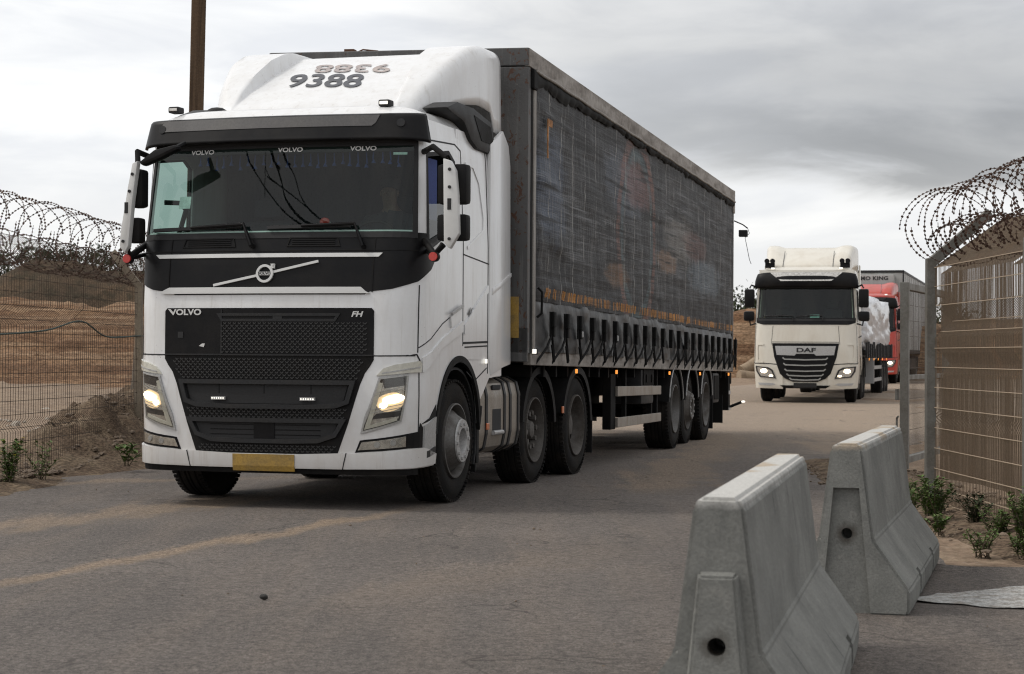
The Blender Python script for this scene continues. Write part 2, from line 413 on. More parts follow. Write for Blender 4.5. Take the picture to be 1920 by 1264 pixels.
def road_mat():
    m = bpy.data.materials.new('worn_asphalt'); m.use_nodes = True; t = m.node_tree; p = t.nodes['Principled BSDF']
    o = nd(t, 'ShaderNodeTexCoord').outputs['Object']; sx = nd(t, 'ShaderNodeSeparateXYZ'); t.links.new(o, sx.inputs[0]); X, Y = sx.outputs[0], sx.outputs[1]
    big = noi(t, o, .35, 5, .55); med = noi(t, o, 2.2, 6, .6); fine = noi(t, o, 38, 6, .75); fine2 = noi(t, o, 110, 4, .7)
    st = noi(t, mapn(t, o, (2.4, .35, 1), rot=(0, 0, .55)), 1.0, 6, .6)
    col = mix(t, ramp(t, big, [(.35, 0), (.65, 1)]), (.098,.088,.079), (.128,.113,.098))
    col = mix(t, mth(t, 'MULTIPLY', ramp(t, st, [(.4, 0), (.7, 1)]), .5), col, (.165,.140,.115))
    # blown sand: in tracks that cross the carriageway and everywhere farther off
    def line(px, py, ang, wdt, wob=.5):
        # signed distance from a line through (px,py) with heading ang, wobbled
        dx = mth(t, 'SUBTRACT', X, px); dy = mth(t, 'SUBTRACT', Y, py)
        d = mth(t, 'ADD', mth(t, 'MULTIPLY', dx, math.cos(ang)), mth(t, 'MULTIPLY', dy, -math.sin(ang)))
        al = mth(t, 'ADD', mth(t, 'MULTIPLY', dx, math.sin(ang)), mth(t, 'MULTIPLY', dy, math.cos(ang)))
        d = mth(t, 'ADD', d, mth(t, 'MULTIPLY', mth(t, 'SUBTRACT', med, .5), wob))
        d = mth(t, 'ADD', d, mth(t, 'MULTIPLY', mth(t, 'SUBTRACT', fine, .5), .35))
        return mth(t, 'DIVIDE', mth(t, 'ABSOLUTE', d), wdt), al
    def sand(px, py, ang, wdt, a0, a1, amt):
        nonlocal col
        d, al = line(px, py, ang, wdt)
        f = mth(t, 'MULTIPLY', ramp(t, d, [(.45, 1), (1, 0)]), mth(t, 'MULTIPLY', mth(t, 'MULTIPLY', mth(t, 'SUBTRACT', al, a0), .8, clamp=True), mth(t, 'MULTIPLY', mth(t, 'SUBTRACT', a1, al), .5, clamp=True)))
        col = mix(t, mth(t, 'MULTIPLY', f, amt, clamp=True), col, (.265,.20,.135))
    return m, t, p, o, X, Y, med, fine, fine2, sand, (lambda: col), (lambda c: None)
def make_road_mat():
    m = bpy.data.materials.new('worn_asphalt'); m.use_nodes = True; t = m.node_tree; p = t.nodes['Principled BSDF']
    o = nd(t, 'ShaderNodeTexCoord').outputs['Object']; sx = nd(t, 'ShaderNodeSeparateXYZ'); t.links.new(o, sx.inputs[0]); X, Y = sx.outputs[0], sx.outputs[1]
    big = noi(t, o, .35, 5, .55); med = noi(t, o, 2.2, 6, .6); fine = noi(t, o, 34, 6, .75); fine2 = noi(t, o, 120, 4, .7)
    st = noi(t, mapn(t, o, (2.6, .3, 1), rot=(0, 0, .55)), 1.0, 7, .6)
    col = mix(t, ramp(t, big, [(.35, 0), (.65, 1)]), ROAD_A, ROAD_B)
    col = mix(t, mth(t, 'MULTIPLY', ramp(t, st, [(.4, 0), (.7, 1)]), .45), col, ROAD_C)
    cr = noi(t, mapn(t, o, (1, 3.2, 1), rot=(0, 0, -.2)), 5, 8, .7)
    col = mix(t, mth(t, 'MULTIPLY', ramp(t, cr, [(.60, 0), (.70, 1)]), .45), col, (.05,.044,.038))
    S = SANDC
    def sand(x0, y0, x1, y1, wdt, amt, soft=.5):
        nonlocal col
        dx, dy = x1-x0, y1-y0; ln = math.hypot(dx, dy); ux, uy = dx/ln, dy/ln
        ax = mth(t, 'SUBTRACT', X, x0); ay = mth(t, 'SUBTRACT', Y, y0)
        al = mth(t, 'ADD', mth(t, 'MULTIPLY', ax, ux), mth(t, 'MULTIPLY', ay, uy))
        d = mth(t, 'ADD', mth(t, 'MULTIPLY', ax, uy), mth(t, 'MULTIPLY', ay, -ux))
        d = mth(t, 'ADD', d, mth(t, 'MULTIPLY', mth(t, 'SUBTRACT', st, .5), wdt*3.2))
        d = mth(t, 'ADD', d, mth(t, 'MULTIPLY', mth(t, 'SUBTRACT', med, .5), wdt*1.5))
        d = mth(t, 'ADD', d, mth(t, 'MULTIPLY', mth(t, 'SUBTRACT', fine, .5), wdt*1.6))
        d = mth(t, 'DIVIDE', mth(t, 'ABSOLUTE', d), wdt)
        e = mth(t, 'MULTIPLY', mth(t, 'MULTIPLY', al, .8, clamp=True), mth(t, 'MULTIPLY', mth(t, 'SUBTRACT', ln, al), .5, clamp=True))
        f = mth(t, 'MULTIPLY', ramp(t, d, [(1-soft, 1), (1, 0)]), e)
        col = mix(t, mth(t, 'MULTIPLY', f, amt, clamp=True), col, S)
    for a in SANDS: sand(*a)
    far = mth(t, 'MULTIPLY', mth(t, 'SUBTRACT', mth(t, 'ADD', Y, mth(t, 'MULTIPLY', med, 8)), 26), .09, clamp=True)
    col = mix(t, mth(t, 'MULTIPLY', far, .85), col, (.285,.222,.165))  # sand dust farther off, its tone raised to carry the sunlight there
    g = ramp(t, fine, [(.38, .62), (.62, 1.36)], 'LINEAR'); g2 = ramp(t, fine2, [(.38, .55), (.62, 1.45)], 'LINEAR')
    col = mix(t, 1, col, g, 'MULTIPLY'); col = mix(t, 1, col, g2, 'MULTIPLY')
    wp = nd(t, 'ShaderNodeVectorMath', operation='MULTIPLY_ADD'); nz = nd(t, 'ShaderNodeTexNoise'); nz.inputs['Scale'].default_value = 1.6; nz.inputs['Detail'].default_value = 6; t.links.new(o, nz.inputs['Vector'])
    t.links.new(nz.outputs['Color'], wp.inputs[0]); wp.inputs[1].default_value = (.9, .9, 0); t.links.new(o, wp.inputs[2])
    vo = nd(t, 'ShaderNodeTexVoronoi', feature='DISTANCE_TO_EDGE'); vo.inputs['Scale'].default_value = .8; t.links.new(wp.outputs[0], vo.inputs['Vector'])
    cm = mth(t, 'MULTIPLY', ramp(t, vo.outputs['Distance'], [(.0, 1), (.012, 0)], 'LINEAR'), ramp(t, noi(t, o, .5, 3, .5), [(.50, 0), (.58, .75)]))
    col = mix(t, cm, col, (.035,.030,.026))
    vg = nd(t, 'ShaderNodeTexVoronoi'); vg.inputs['Scale'].default_value = 26; t.links.new(o, vg.inputs['Vector'])
    col = mix(t, mth(t, 'MULTIPLY', ramp(t, vg.outputs['Distance'], [(.16, 1), (.24, 0)]), ramp(t, med, [(.46, 0), (.60, .55)])), col, (.26,.23,.20))
    t.links.new(col, p.inputs['Base Color']); p.inputs['Roughness'].default_value = .88; p.inputs['Specular IOR Level'].default_value = .3
    bu = nd(t, 'ShaderNodeBump'); bu.inputs['Strength'].default_value = .9; bu.inputs['Distance'].default_value = .03
    t.links.new(mth(t, 'ADD', fine, mth(t, 'MULTIPLY', med, 2)), bu.inputs['Height']); t.links.new(bu.outputs[0], p.inputs['Normal'])
    return m
ROAD_A, ROAD_B, ROAD_C, SANDC = (.118,.103,.093), (.150,.130,.116), (.190,.155,.128), (.27,.20,.138)
SANDS = [(-3.1, 9.3, -.55, 16.0, .17, .75, .75), (-5.0, 10.6, -1.4, 18.2, .52, .62, .8), (-1.0, 9.0, .9, 13.0, .5, .18, .9), (-8, 16.4, -1.5, 19.5, .35, .5, .8),
         (1.2, 17, 3.9, 33, .5, .5, .8), (4.2, 24, 8, 45, .9, .6, .8)]
sandm = ground_mat()
xs = [-420, -200, -110, -70, -45]+lots(-34, -12, 22)+lots(-11, 14, 60)+lots(15, 40, 25)+[55, 80, 120, 220, 420]
ys = [-60, -20, -8]+lots(-2, 30, 64)+lots(31, 80, 49)+lots(84, 150, 16)+[180, 240, 400, 900]
mb = MB(); G = {}
for i, x in enumerate(xs):
    for j, y in enumerate(ys):
        e = 0 if (-4.2+.05*(18-y) < x < 3.3) else 1
        z = gz(x, y) + e*.03*fbm(x, y, 0, .9)*(1 if y < 60 else .5) - .02 + (.10*fbm(x, y, 3, .35) if abs(x) > 9 else 0)
        if x > 3.3 and x < 7 and 10 < y < 20: z += .03
        G[i, j] = mb.bm.verts.new((x, y, z))
for i in range(len(xs)-1):
    for j in range(len(ys)-1): mb.bm.faces.new((G[i,j], G[i+1,j], G[i+1,j+1], G[i,j+1]))
tag(build(mb, 'ground', sandm, smooth=True), kind='structure')
# asphalt carriageway: ragged left edge under the verge, right edge by the fence
roadm = make_road_mat()
mb = MB(); rows = []
for y in lots(-6, 30, 120)+lots(30.6, 96, 90):
    if y < 19.5: xl = -4.95+.10*(y-17.7) if y > 15 else -5.3-.02*(15-y)
    else: xl = -4.75+.06*(y-19.5)
    xl += .10*fbm(0, y, 0, .9, 5)
    if y < 11.25: xr = 7.5
    else: xr = 2.72+.085*(y-11.4)+.10*fbm(4, y, 0, .8, 5)+max(0, 11.6-y)*2
    if y > 22: xr += min(6, (y-22)*.30); xl += (y-22)*.06
    if y > 40: xr += (y-40)*.24; xl += (y-40)*.25
    row = []
    for k in range(25):
        x = xl+(xr-xl)*k/24
        edge = min(k, 24-k)
        row.append(mb.bm.verts.new((x, y, gz(x, y)+(.016 if edge else -.03)+.012*fbm(x, y, 7, .5))))
    rows.append(row)
for a, b in zip(rows, rows[1:]):
    for k in range(24): mb.bm.faces.new((a[k], a[k+1], b[k+1], b[k]))
tag(build(mb, 'road', roadm, smooth=True), kind='structure')
# worn white painted band on the right-hand asphalt
paintm = mat('worn_road_paint', (.33,.33,.32), .8, dirt=(.15,.125,.10), dirt_amt=1, dnoise=13, fine=.4, fscale=70)
mb = MB(); P = []
for i in range(121):
    t = i/120; x = 2.06+4.5*t; yc = 9.78+.55*t
    hw = .03+.50*min(1, t*5.5)**.7+.1*t
    P.append([mb.bm.verts.new((x, yc+hw*q+.07*fbm(x, q*3, 2, 5), .022+.012*fbm(x, yc+hw*q, 7, .5)+.004)) for q in (-1, -.35, .35, 1)])
for a, b in zip(P, P[1:]):
    for k in range(3): mb.bm.faces.new((a[k], b[k], b[k+1], a[k+1]))
tag(build(mb, 'painted_line', paintm), kind='structure')

# ---------------------------------------------------------------- dirt banks and mounds
def earth_mat(name, a, b, c, sc=1.0, groove=0):
    m = bpy.data.materials.new(name); m.use_nodes = True; t = m.node_tree; p = t.nodes['Principled BSDF']
    o = nd(t, 'ShaderNodeTexCoord').outputs['Object']
    n1 = noi(t, o, .25*sc, 6, .6); n2 = noi(t, o, 1.1*sc, 8, .68); n3 = noi(t, mapn(t, o, (1, 1, 3)), 7*sc, 6, .7)
    col = mix(t, ramp(t, n1, [(.38, 0), (.62, 1)]), a, b); col = mix(t, ramp(t, n2, [(.42, 0), (.64, .9)]), col, c)
    if groove:
        g_ = noi(t, mapn(t, o, (.05, .05, 2.6)), 1.6, 6, .6); col = mix(t, ramp(t, g_, [(.46, 0), (.56, .85)]), col, c)
        g2_ = noi(t, mapn(t, o, (.03, .03, 1.9), (4, 4, 4)), 1.6, 5, .6); col = mix(t, ramp(t, g2_, [(.52, 0), (.60, .6)]), col, (.30,.205,.13))
    col = mix(t, 1, col, ramp(t, n3, [(.40, .6), (.60, 1.3)]), 'MULTIPLY')
    t.links.new(col, p.inputs['Base Color']); p.inputs['Roughness'].default_value = .97; p.inputs['Specular IOR Level'].default_value = .1
    bu = nd(t, 'ShaderNodeBump'); bu.inputs['Strength'].default_value = .9; bu.inputs['Distance'].default_value = .12/sc
    t.links.new(mth(t, 'ADD', n2, mth(t, 'MULTIPLY', n3, .6)), bu.inputs['Height']); t.links.new(bu.outputs[0], p.inputs['Normal'])
    return m
tanm = earth_mat('tan_earth', (.235,.145,.085), (.175,.102,.058), (.115,.064,.037), groove=1)
brownm = earth_mat('dark_scrub_earth', (.072,.052,.036), (.095,.066,.043), (.045,.038,.026), 1.4)
rubm = earth_mat('verge_earth', (.14,.10,.07), (.105,.075,.053), (.19,.145,.10), 3.0)
def heap(name, x0, x1, y0, y1, h, m, nx=60, ny=24, kind='structure', rough=.25, fs=.35):
    mb = MB()
    def f(u, v):
        x = x0+(x1-x0)*u; y = y0+(y1-y0)*v
        z = h(x, y, u, v)
        z += rough*fbm(x, y, 5, fs, 6)*min(1, max(0, z)*1.5)
        return (x, y, gz(x, y)-.06+z)
    mb.grid(f, nx, ny)
    return tag(build(mb, name, m, smooth=True, angle=80), kind=kind)
def sm(t): t = max(0, min(1, t)); return t*t*(3-2*t)
# long tan bank of bulldozed earth across the lot: two benches
def hb(x, y, u, v):
    e = sm((y-62)/7)*.85 + sm((y-72)/9)*1.55 + sm((y-86)/9)*.75
    e *= 1+.10*fbm(x, 0, 2, .06)
    return e*sm((-3-x)/10+.9)*sm((104-y)/6)
heap('dirt_bank', -75, 4, 60, 106, hb, tanm, 130, 70, rough=.42, fs=.5)
# plough-like blade ridges are part of the bank surface; darker scrub mound behind
def hm(x, y, u, v):
    prof = lerp((x/112*3570+960), [(-900, 3.4), (-300, 3.9), (-60, 4.1), (0, 4.7), (66, 6.0), (120, 5.9), (177, 5.7), (265, 5.2), (420, 4.4), (560, 2.5), (700, 1.2)])
    return prof*sm((y-100)/10)*sm((128-y)/9)
heap('earth_mound', -75, -6, 98, 130, hm, brownm, 100, 30, rough=.5, fs=.45)
# right-hand excavated bank beyond the trucks
def hr(x, y, u, v):
    t = (x-8)/30
    e = (2.75+.25*fbm(x, 1, 0, .5))*sm((y-82)/3.2)*sm((x-7)/3)
    e *= 1-.10*sm((x-12)/10)
    return e
heap('dirt_bank', 6, 60, 80, 108, hr, tanm, 90, 34, rough=.35, fs=.7)
# verge of rubble and soil under the left fence
def hv(x, y, u, v):
    c = -5.15+.06*(y-18); ridge = math.exp(-((x-c)/.75)**2)
    a = .16+.62*sm((y-19.2)/3.6)*sm((30-y)/3)
    return a*ridge*sm((y-13)/2)+.02
heap('rubble_verge', -7.6, -3.9, 13.2, 31, hv, rubm, 46, 120, rough=.22, fs=1.7)
def hv2(x, y, u, v):
    return (.10*math.exp(-((x-3.75)/.5)**2)+.03)*sm((x-2.9)/.35)*sm((5.4-x)/.8)*sm((y-11.4)/.5)*sm((24-y)/2)
heap('verge_soil', 2.7, 5.6, 11.3, 24.2, hv2, rubm, 50, 150, rough=.20, fs=2.3)

# ---------------------------------------------------------------- stones and litter (uncountable)
stonem = mat('stone', (.165,.125,.092), .9, dirt=(.10,.075,.055), dirt_amt=.8, dnoise=4, fine=.2)
def stones(name, n, region, smin, smax, m, seed):
    rr = random.Random(seed); bm = bmesh.new()
    base = bmesh.new(); bmesh.ops.create_icosphere(base, subdivisions=1, radius=1); bv = [v.co.copy() for v in base.verts]; bf = [[v.index for v in f.verts] for f in base.faces]; base.free()
    for _ in range(n):
        x, y, z = region(rr); s = smin*(smax/smin)**(rr.random()**2.2)
        q = Matrix.Rotation(rr.uniform(0, 6.28), 3, 'Z') @ Matrix.Rotation(rr.uniform(-.5, .5), 3, 'X'); sc = Vector((rr.uniform(.7, 1.5), rr.uniform(.6, 1.1), rr.uniform(.35, .8)))*s
        vs = [bm.verts.new(q @ Vector((c.x*sc.x*rr.uniform(.8, 1.2), c.y*sc.y*rr.uniform(.8, 1.2), c.z*sc.z*rr.uniform(.8, 1.2))) + Vector((x, y, z+sc.z*.3))) for c in bv]
        for f in bf: bm.faces.new([vs[i] for i in f])
    return tag(build(bm, name, m), kind='stuff')
def rleft(rr):
    y = rr.uniform(14, 25); c = -5.15+.06*(y-18); x = c+rr.gauss(.35, .5); x = min(x, -4.72+.1*(y-17.7) if y < 19.5 else -4.5+.06*(y-19.5))
    a = .16+.62*sm((y-19.2)/3.6); return x, y, a*math.exp(-((x-c)/.75)**2)*sm((y-13)/2)-.05
tag(stones('rubble_stones', 2600, rleft, .008, .045, stonem, 1), 'loose rubble and small stones along the foot of the left wire fence', 'rubble')
def rright(rr):
    y = rr.uniform(11.6, 22); x = rr.uniform(2.95, 4.4); return x, y, .03
tag(stones('verge_stones', 900, rright, .008, .04, stonem, 2), 'small stones and dry litter in the soil under the right fence', 'stones')
def rroad(rr):
    return rr.uniform(-4.5, 4.5), rr.uniform(5.5, 34), .018
tag(stones('road_grit', 420, rroad, .004, .012, stonem, 3), 'scattered grit lying on the asphalt road', 'grit')
def rlot(rr):
    return rr.uniform(-22, -6), rr.uniform(26, 60), .0
tag(stones('lot_rubble', 500, rlot, .04, .16, mat('pale_rubble', (.33,.29,.24), .9, dirt=(.2,.17,.14), dirt_amt=.8), 4), 'pale broken rubble strewn over the sandy lot behind the left fence', 'rubble')
# single dark stone on the road in the foreground
mb = MB(); mb.ball((0, 0, .014), .022, .017, .016, 2)
for v in mb.bm.verts: v.co += Vector(v.co)*0 + noise.noise_vector(v.co*60)*.004
o = build(mb, 'stone', mat('dark_stone', (.03,.028,.026), .9)); o.location = (-1.245, 9.62, .02); tag(o, 'small dark stone alone on the asphalt in the foreground', 'stone')

# ---------------------------------------------------------------- concrete barriers
def conc_mat():
    m = bpy.data.materials.new('cast_concrete'); m.use_nodes = True; t = m.node_tree; p = t.nodes['Principled BSDF']
    o = nd(t, 'ShaderNodeTexCoord').outputs['Object']; sx = nd(t, 'ShaderNodeSeparateXYZ'); t.links.new(o, sx.inputs[0])
    geo = nd(t, 'ShaderNodeObjectInfo'); rnd = mth(t, 'MULTIPLY', geo.outputs['Random'], 20)
    ov = nd(t, 'ShaderNodeVectorMath', operation='ADD'); t.links.new(o, ov.inputs[0]); cmb = nd(t, 'ShaderNodeCombineXYZ'); t.links.new(rnd, cmb.inputs[0]); t.links.new(cmb.outputs[0], ov.inputs[1]); v = ov.outputs[0]
    a = noi(t, v, 2.4, 6, .6); b = noi(t, v, 4.0, 7, .65, .8); c = noi(t, v, 16, 7, .7); d = noi(t, v, 90, 3, .7)
    col = mix(t, ramp(t, a, [(.35, 0), (.65, 1)]), (.20,.20,.186), (.15,.15,.14))
    col = mix(t, ramp(t, b, [(.46, 0), (.68, .45)]), col, (.110,.112,.106))
    col = mix(t, ramp(t, c, [(.55, 0), (.68, .5)]), col, (.245,.24,.22))
    # lichen-brown patches, and sunlit brightness put into the pale colour of the top
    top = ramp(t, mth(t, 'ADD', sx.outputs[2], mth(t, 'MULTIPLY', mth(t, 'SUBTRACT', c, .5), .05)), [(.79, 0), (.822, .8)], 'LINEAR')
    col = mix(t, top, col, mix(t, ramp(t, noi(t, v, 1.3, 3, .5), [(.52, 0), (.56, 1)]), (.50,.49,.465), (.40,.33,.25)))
    # scrape marks: dark upright strokes
    sc = noi(t, mapn(t, v, (1, 8, 1.3), (4, 0, 2)), 1.6, 5, .6)
    scm = mth(t, 'MULTIPLY', ramp(t, sc, [(.66, 0), (.70, 1)]), .75)
    col = mix(t, scm, col, (.045,.045,.045))
    # rust run round the lifting hole
    yz = nd(t, 'ShaderNodeVectorMath', operation='DISTANCE'); t.links.new(o, yz.inputs[0]); yz.inputs[1].default_value = (0, .0, .39)
    rr = mth(t, 'ADD', yz.outputs['Value'], mth(t, 'MULTIPLY', mth(t, 'SUBTRACT', c, .5), .07))
    col = mix(t, ramp(t, rr, [(.03, .95), (.075, 0)], 'LINEAR'), col, (.04,.030,.022))
    pr = nd(t, 'ShaderNodeTexVoronoi'); pr.inputs['Scale'].default_value = 28; t.links.new(v, pr.inputs['Vector'])
    col = mix(t, ramp(t, pr.outputs['Distance'], [(.06, .7), (.11, 0)]), col, (.11,.11,.10))
    col = mix(t, 1, col, ramp(t, d, [(.3, .86), (.7, 1.13)]), 'MULTIPLY')
    t.links.new(col, p.inputs['Base Color']); p.inputs['Roughness'].default_value = .9; p.inputs['Specular IOR Level'].default_value = .2
    bu = nd(t, 'ShaderNodeBump'); bu.inputs['Strength'].default_value = .5; bu.inputs['Distance'].default_value = .012
    t.links.new(mth(t, 'ADD', c, mth(t, 'MULTIPLY', d, .3)), bu.inputs['Height']); t.links.new(bu.outputs[0], p.inputs['Normal'])
    return m
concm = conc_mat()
def barrier(loc, rz, L, key, label):
    # origin at the near end's foot; runs along +y.  (half width, height)
    pr = [(.30, 0), (.31, .03), (.31, .125), (.135, .365), (.078, .80), (.058, .83)]
    prof = pr+[(-a, b) for a, b in pr[::-1]]
    b = bmesh.new(); ys = lots(0, L, 14); rings = []
    for y in ys:
        rings.append([b.verts.new((x*(1 if 0 < y < L else .985), y, z)) for x, z in prof])
    n = len(prof)
    for A, B in zip(rings, rings[1:]):
        for k in range(n): b.faces.new((A[k], A[(k+1)%n], B[(k+1)%n], B[k]))
    b.faces.new(rings[0][::-1]); b.faces.new(rings[-1])
    bmesh.ops.recalc_face_normals(b, faces=b.faces)
    bmesh.ops.bevel(b, geom=[e for e in b.edges if len(e.link_faces) == 2 and e.calc_face_angle(0) > .25], offset=.012, segments=2, affect='EDGES')
    me = bpy.data.meshes.new('b'); b.to_mesh(me); b.free()
    body = bpy.data.objects.new('concrete_barrier', me); C.objects.link(body); me.materials.append(concm)
    # cut-outs: socket or key on the end, lifting hole, fork slots under the foot
    cuts = MB(); zk = (.62 if key else .60)
    if not key: cuts.prism([(-.062, .615), (.062, .615), (.125, -.05), (-.125, -.05)], -.05, .035, 'y')
    for y in (L*.30, L*.72):
        cuts.box(.12, .4, y-.055, y+.055, -.05, .155); cuts.box(-.4, -.12, y-.055, y+.055, -.05, .155)
    cuts.add(_cyl((0, -.1, .39), (0, .16, .39), .027, 20))
    co = build(cuts, 'cut', concm); md = body.modifiers.new('b', 'BOOLEAN'); md.operation = 'DIFFERENCE'; md.object = co; md.solver = 'EXACT'; md.use_self = True
    dg = bpy.context.evaluated_depsgraph_get(); dg.update(); me2 = bpy.data.meshes.new_from_object(body.evaluated_get(dg)); body.modifiers.clear(); body.data = me2
    bpy.data.objects.remove(co)
    bm = bmesh.new(); bm.from_mesh(me2)
    if key:
        m2 = MB(); q = bmesh.new()
        a = [(-.062, .61), (.062, .61), (.125, 0), (-.125, 0)]; f0 = [q.verts.new((x, .004, z)) for x, z in a]; q.faces.new(f0[::-1]); f1 = [q.verts.new((x*.86, -.045, z-(.012 if z > .1 else 0))) for x, z in a]
        q.faces.new(f1)
        for i in range(4): q.faces.new((f0[i], f1[i], f1[(i+1)%4], f0[(i+1)%4]))
        # blind hole, drawn as a ring of faces into the key
        bmesh.ops.recalc_face_normals(q, faces=q.faces); bmesh.ops.bevel(q, geom=[e for e in q.edges if len(e.link_faces) == 2], offset=.008, segments=2, affect='EDGES')
        t = bpy.data.meshes.new('t'); q.to_mesh(t); q.free(); ko = bpy.data.objects.new('k', t); C.objects.link(ko)
        cc = MB(); cc.add(_cyl((0, -.2, .39), (0, .1, .39), .028, 20)); co = build(cc, 'cut', concm)
        so_ = ko.modifiers.new('s', 'BOOLEAN'); so_.operation = 'DIFFERENCE'; so_.object = co
        dg.update(); me3 = bpy.data.meshes.new_from_object(ko.evaluated_get(dg)); bm.from_mesh(me3)
        bpy.data.objects.remove(ko); bpy.data.objects.remove(co)
    bm.to_mesh(me2); bm.free()
    if not me2.materials: me2.materials.append(concm)
    body.location = loc; body.rotation_euler = (0, 0, rz)
    return tag(body, label, 'barrier', 'concrete road barriers')
def _cyl(a, b, r, seg):
    m = MB(); m.tube([a, b], r, seg); bmesh.ops.recalc_face_normals(m.bm, faces=m.bm.faces); return m.bm
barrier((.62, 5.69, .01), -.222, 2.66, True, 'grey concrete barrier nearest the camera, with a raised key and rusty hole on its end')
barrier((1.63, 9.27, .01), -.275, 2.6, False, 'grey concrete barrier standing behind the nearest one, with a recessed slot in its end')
# tall tan barrier segment by the left fence
mb = MB(); mb.prism([(-.42, 0), (.42, 0), (.42, .15), (.17, .55), (.10, 1.45), (.05, 1.52), (-.05, 1.52), (-.10, 1.45), (-.17, .55), (-.42, .15)], 0, 1.6, 'y', .015)
o = build(mb, 'concrete_barrier', mat('sandy_concrete', (.25,.215,.175), .9, dirt=(.17,.14,.11), dirt_amt=.8, dnoise=4, fine=.15)); o.location = (-4.72, 24.3, -.1); o.rotation_euler = (0, 0, .05)
tag(o, 'tall sand-coloured concrete barrier end behind the left fence beside the truck', 'barrier')

# ---------------------------------------------------------------- fences
galv = mat('galvanised_post', (.165,.16,.145), .55, .3, dirt=(.10,.085,.065), dirt_amt=.7, dnoise=5, fine=.1)
wirel = mat('rusty_mesh_wire', (.085,.062,.045), .7, .2, dirt=(.05,.03,.02), dirt_amt=.6)
wirel2 = mat('pale_level_wire', (.36,.28,.20), .6)
wirer = mat('tan_mesh_wire', (.135,.097,.063), .6, .1, dirt=(.16,.11,.07), dirt_amt=.6)
rzm = mat('rusty_razor_wire', (.075,.04,.026), .65, .4, dirt=(.035,.02,.015), dirt_amt=.6)
def wire(bm, pts, r, seg=4):
    n = len(pts); rings = []
    for i in range(n):
        a = pts[max(0, i-1)]; b = pts[min(n-1, i+1)]; t = (b-a).normalized(); u = t.orthogonal().normalized() if i == 0 else (up-t*up.dot(t)).normalized(); up = u; v = t.cross(u)
        rings.append([bm.verts.new(pts[i]+(u*math.cos(k*2*PI/seg)+v*math.sin(k*2*PI/seg))*r) for k in range(seg)])
    for A, B in zip(rings, rings[1:]):
        for k in range(seg): bm.faces.new((A[k], A[(k+1)%seg], B[(k+1)%seg], B[k]))
def mesh_panel(A, B, z0, zt, out, pitch, rows, rv, rh, folds, name, m, parent, sag=0, wob=.0, holes=None, tipz=.42, tipo=.42):
    """welded mesh: upright wires follow the fold profile, level wires at each row; the top leans outwards"""
    A, B = Vector((*A, 0)), Vector((*B, 0)); d = B-A; Ln = d.length; t = d/Ln; nrm = Vector((out[0], out[1], 0)).normalized()
    bm = bmesh.new()
    def at(s, z, top=0):
        f = 0
        for (zc, hw, dep) in folds:
            f += dep*max(0, 1-abs(z-zc)/hw)
        f += wob*fbm(s, z, 3, .9)
        return A+t*s+nrm*(f+top*tipo)+Vector((0, 0, z+top*tipz-sag*math.sin(PI*s/Ln)*(1 if z < .4 else 0)))
    n = int(Ln/pitch)
    zs = sorted(set([z0]+[zc+q for (zc, hw, _) in folds for q in (-hw, 0, hw)]+[zt]))
    for i in range(n+1):
        s = i*Ln/n
        pts = [at(s, z) for z in zs]+[at(s, zt, 1)]
        if holes and holes(s): pts = pts[:-1]
        wire(bm, pts, rv)
    for z in rows:
        wire(bm, [at(Ln*i/24, z) for i in range(25)], rh)
    for q in (.25, .5, .75, 1):
        wire(bm, [at(Ln*i/24, zt, q) for i in range(25)], rh)
    return build(bm, name, m, parent, recalc=False)
def fence_post(p, h, out, m, parent, wdt=.07, tip=.5, ang=1):
    mb = MB(); mb.box(p[0]-wdt/2, p[0]+wdt/2, p[1]-wdt/2, p[1]+wdt/2, -.1, h, .006)
    a = Vector((p[0], p[1], h-.04)); o = Vector((out[0], out[1], 0)).normalized(); b = a+(o+Vector((0, 0, ang))).normalized()*tip
    u = (b-a).normalized(); sdv = Vector((-o.y, o.x, 0)); upv = u.cross(sdv)
    q = [a+sdv*sx*wdt/2+upv*sy*wdt/2 for sx, sy in ((-1,-1),(1,-1),(1,1),(-1,1))]; r_ = [x+(b-a) for x in q]
    V = [mb.bm.verts.new(x) for x in q]; W_ = [mb.bm.verts.new(x) for x in r_]
    mb.bm.faces.new(V); mb.bm.faces.new(W_[::-1])
    for i in range(4): mb.bm.faces.new((V[i], V[(i+1)%4], W_[(i+1)%4], W_[i]))
    return build(mb, 'post', m, parent)
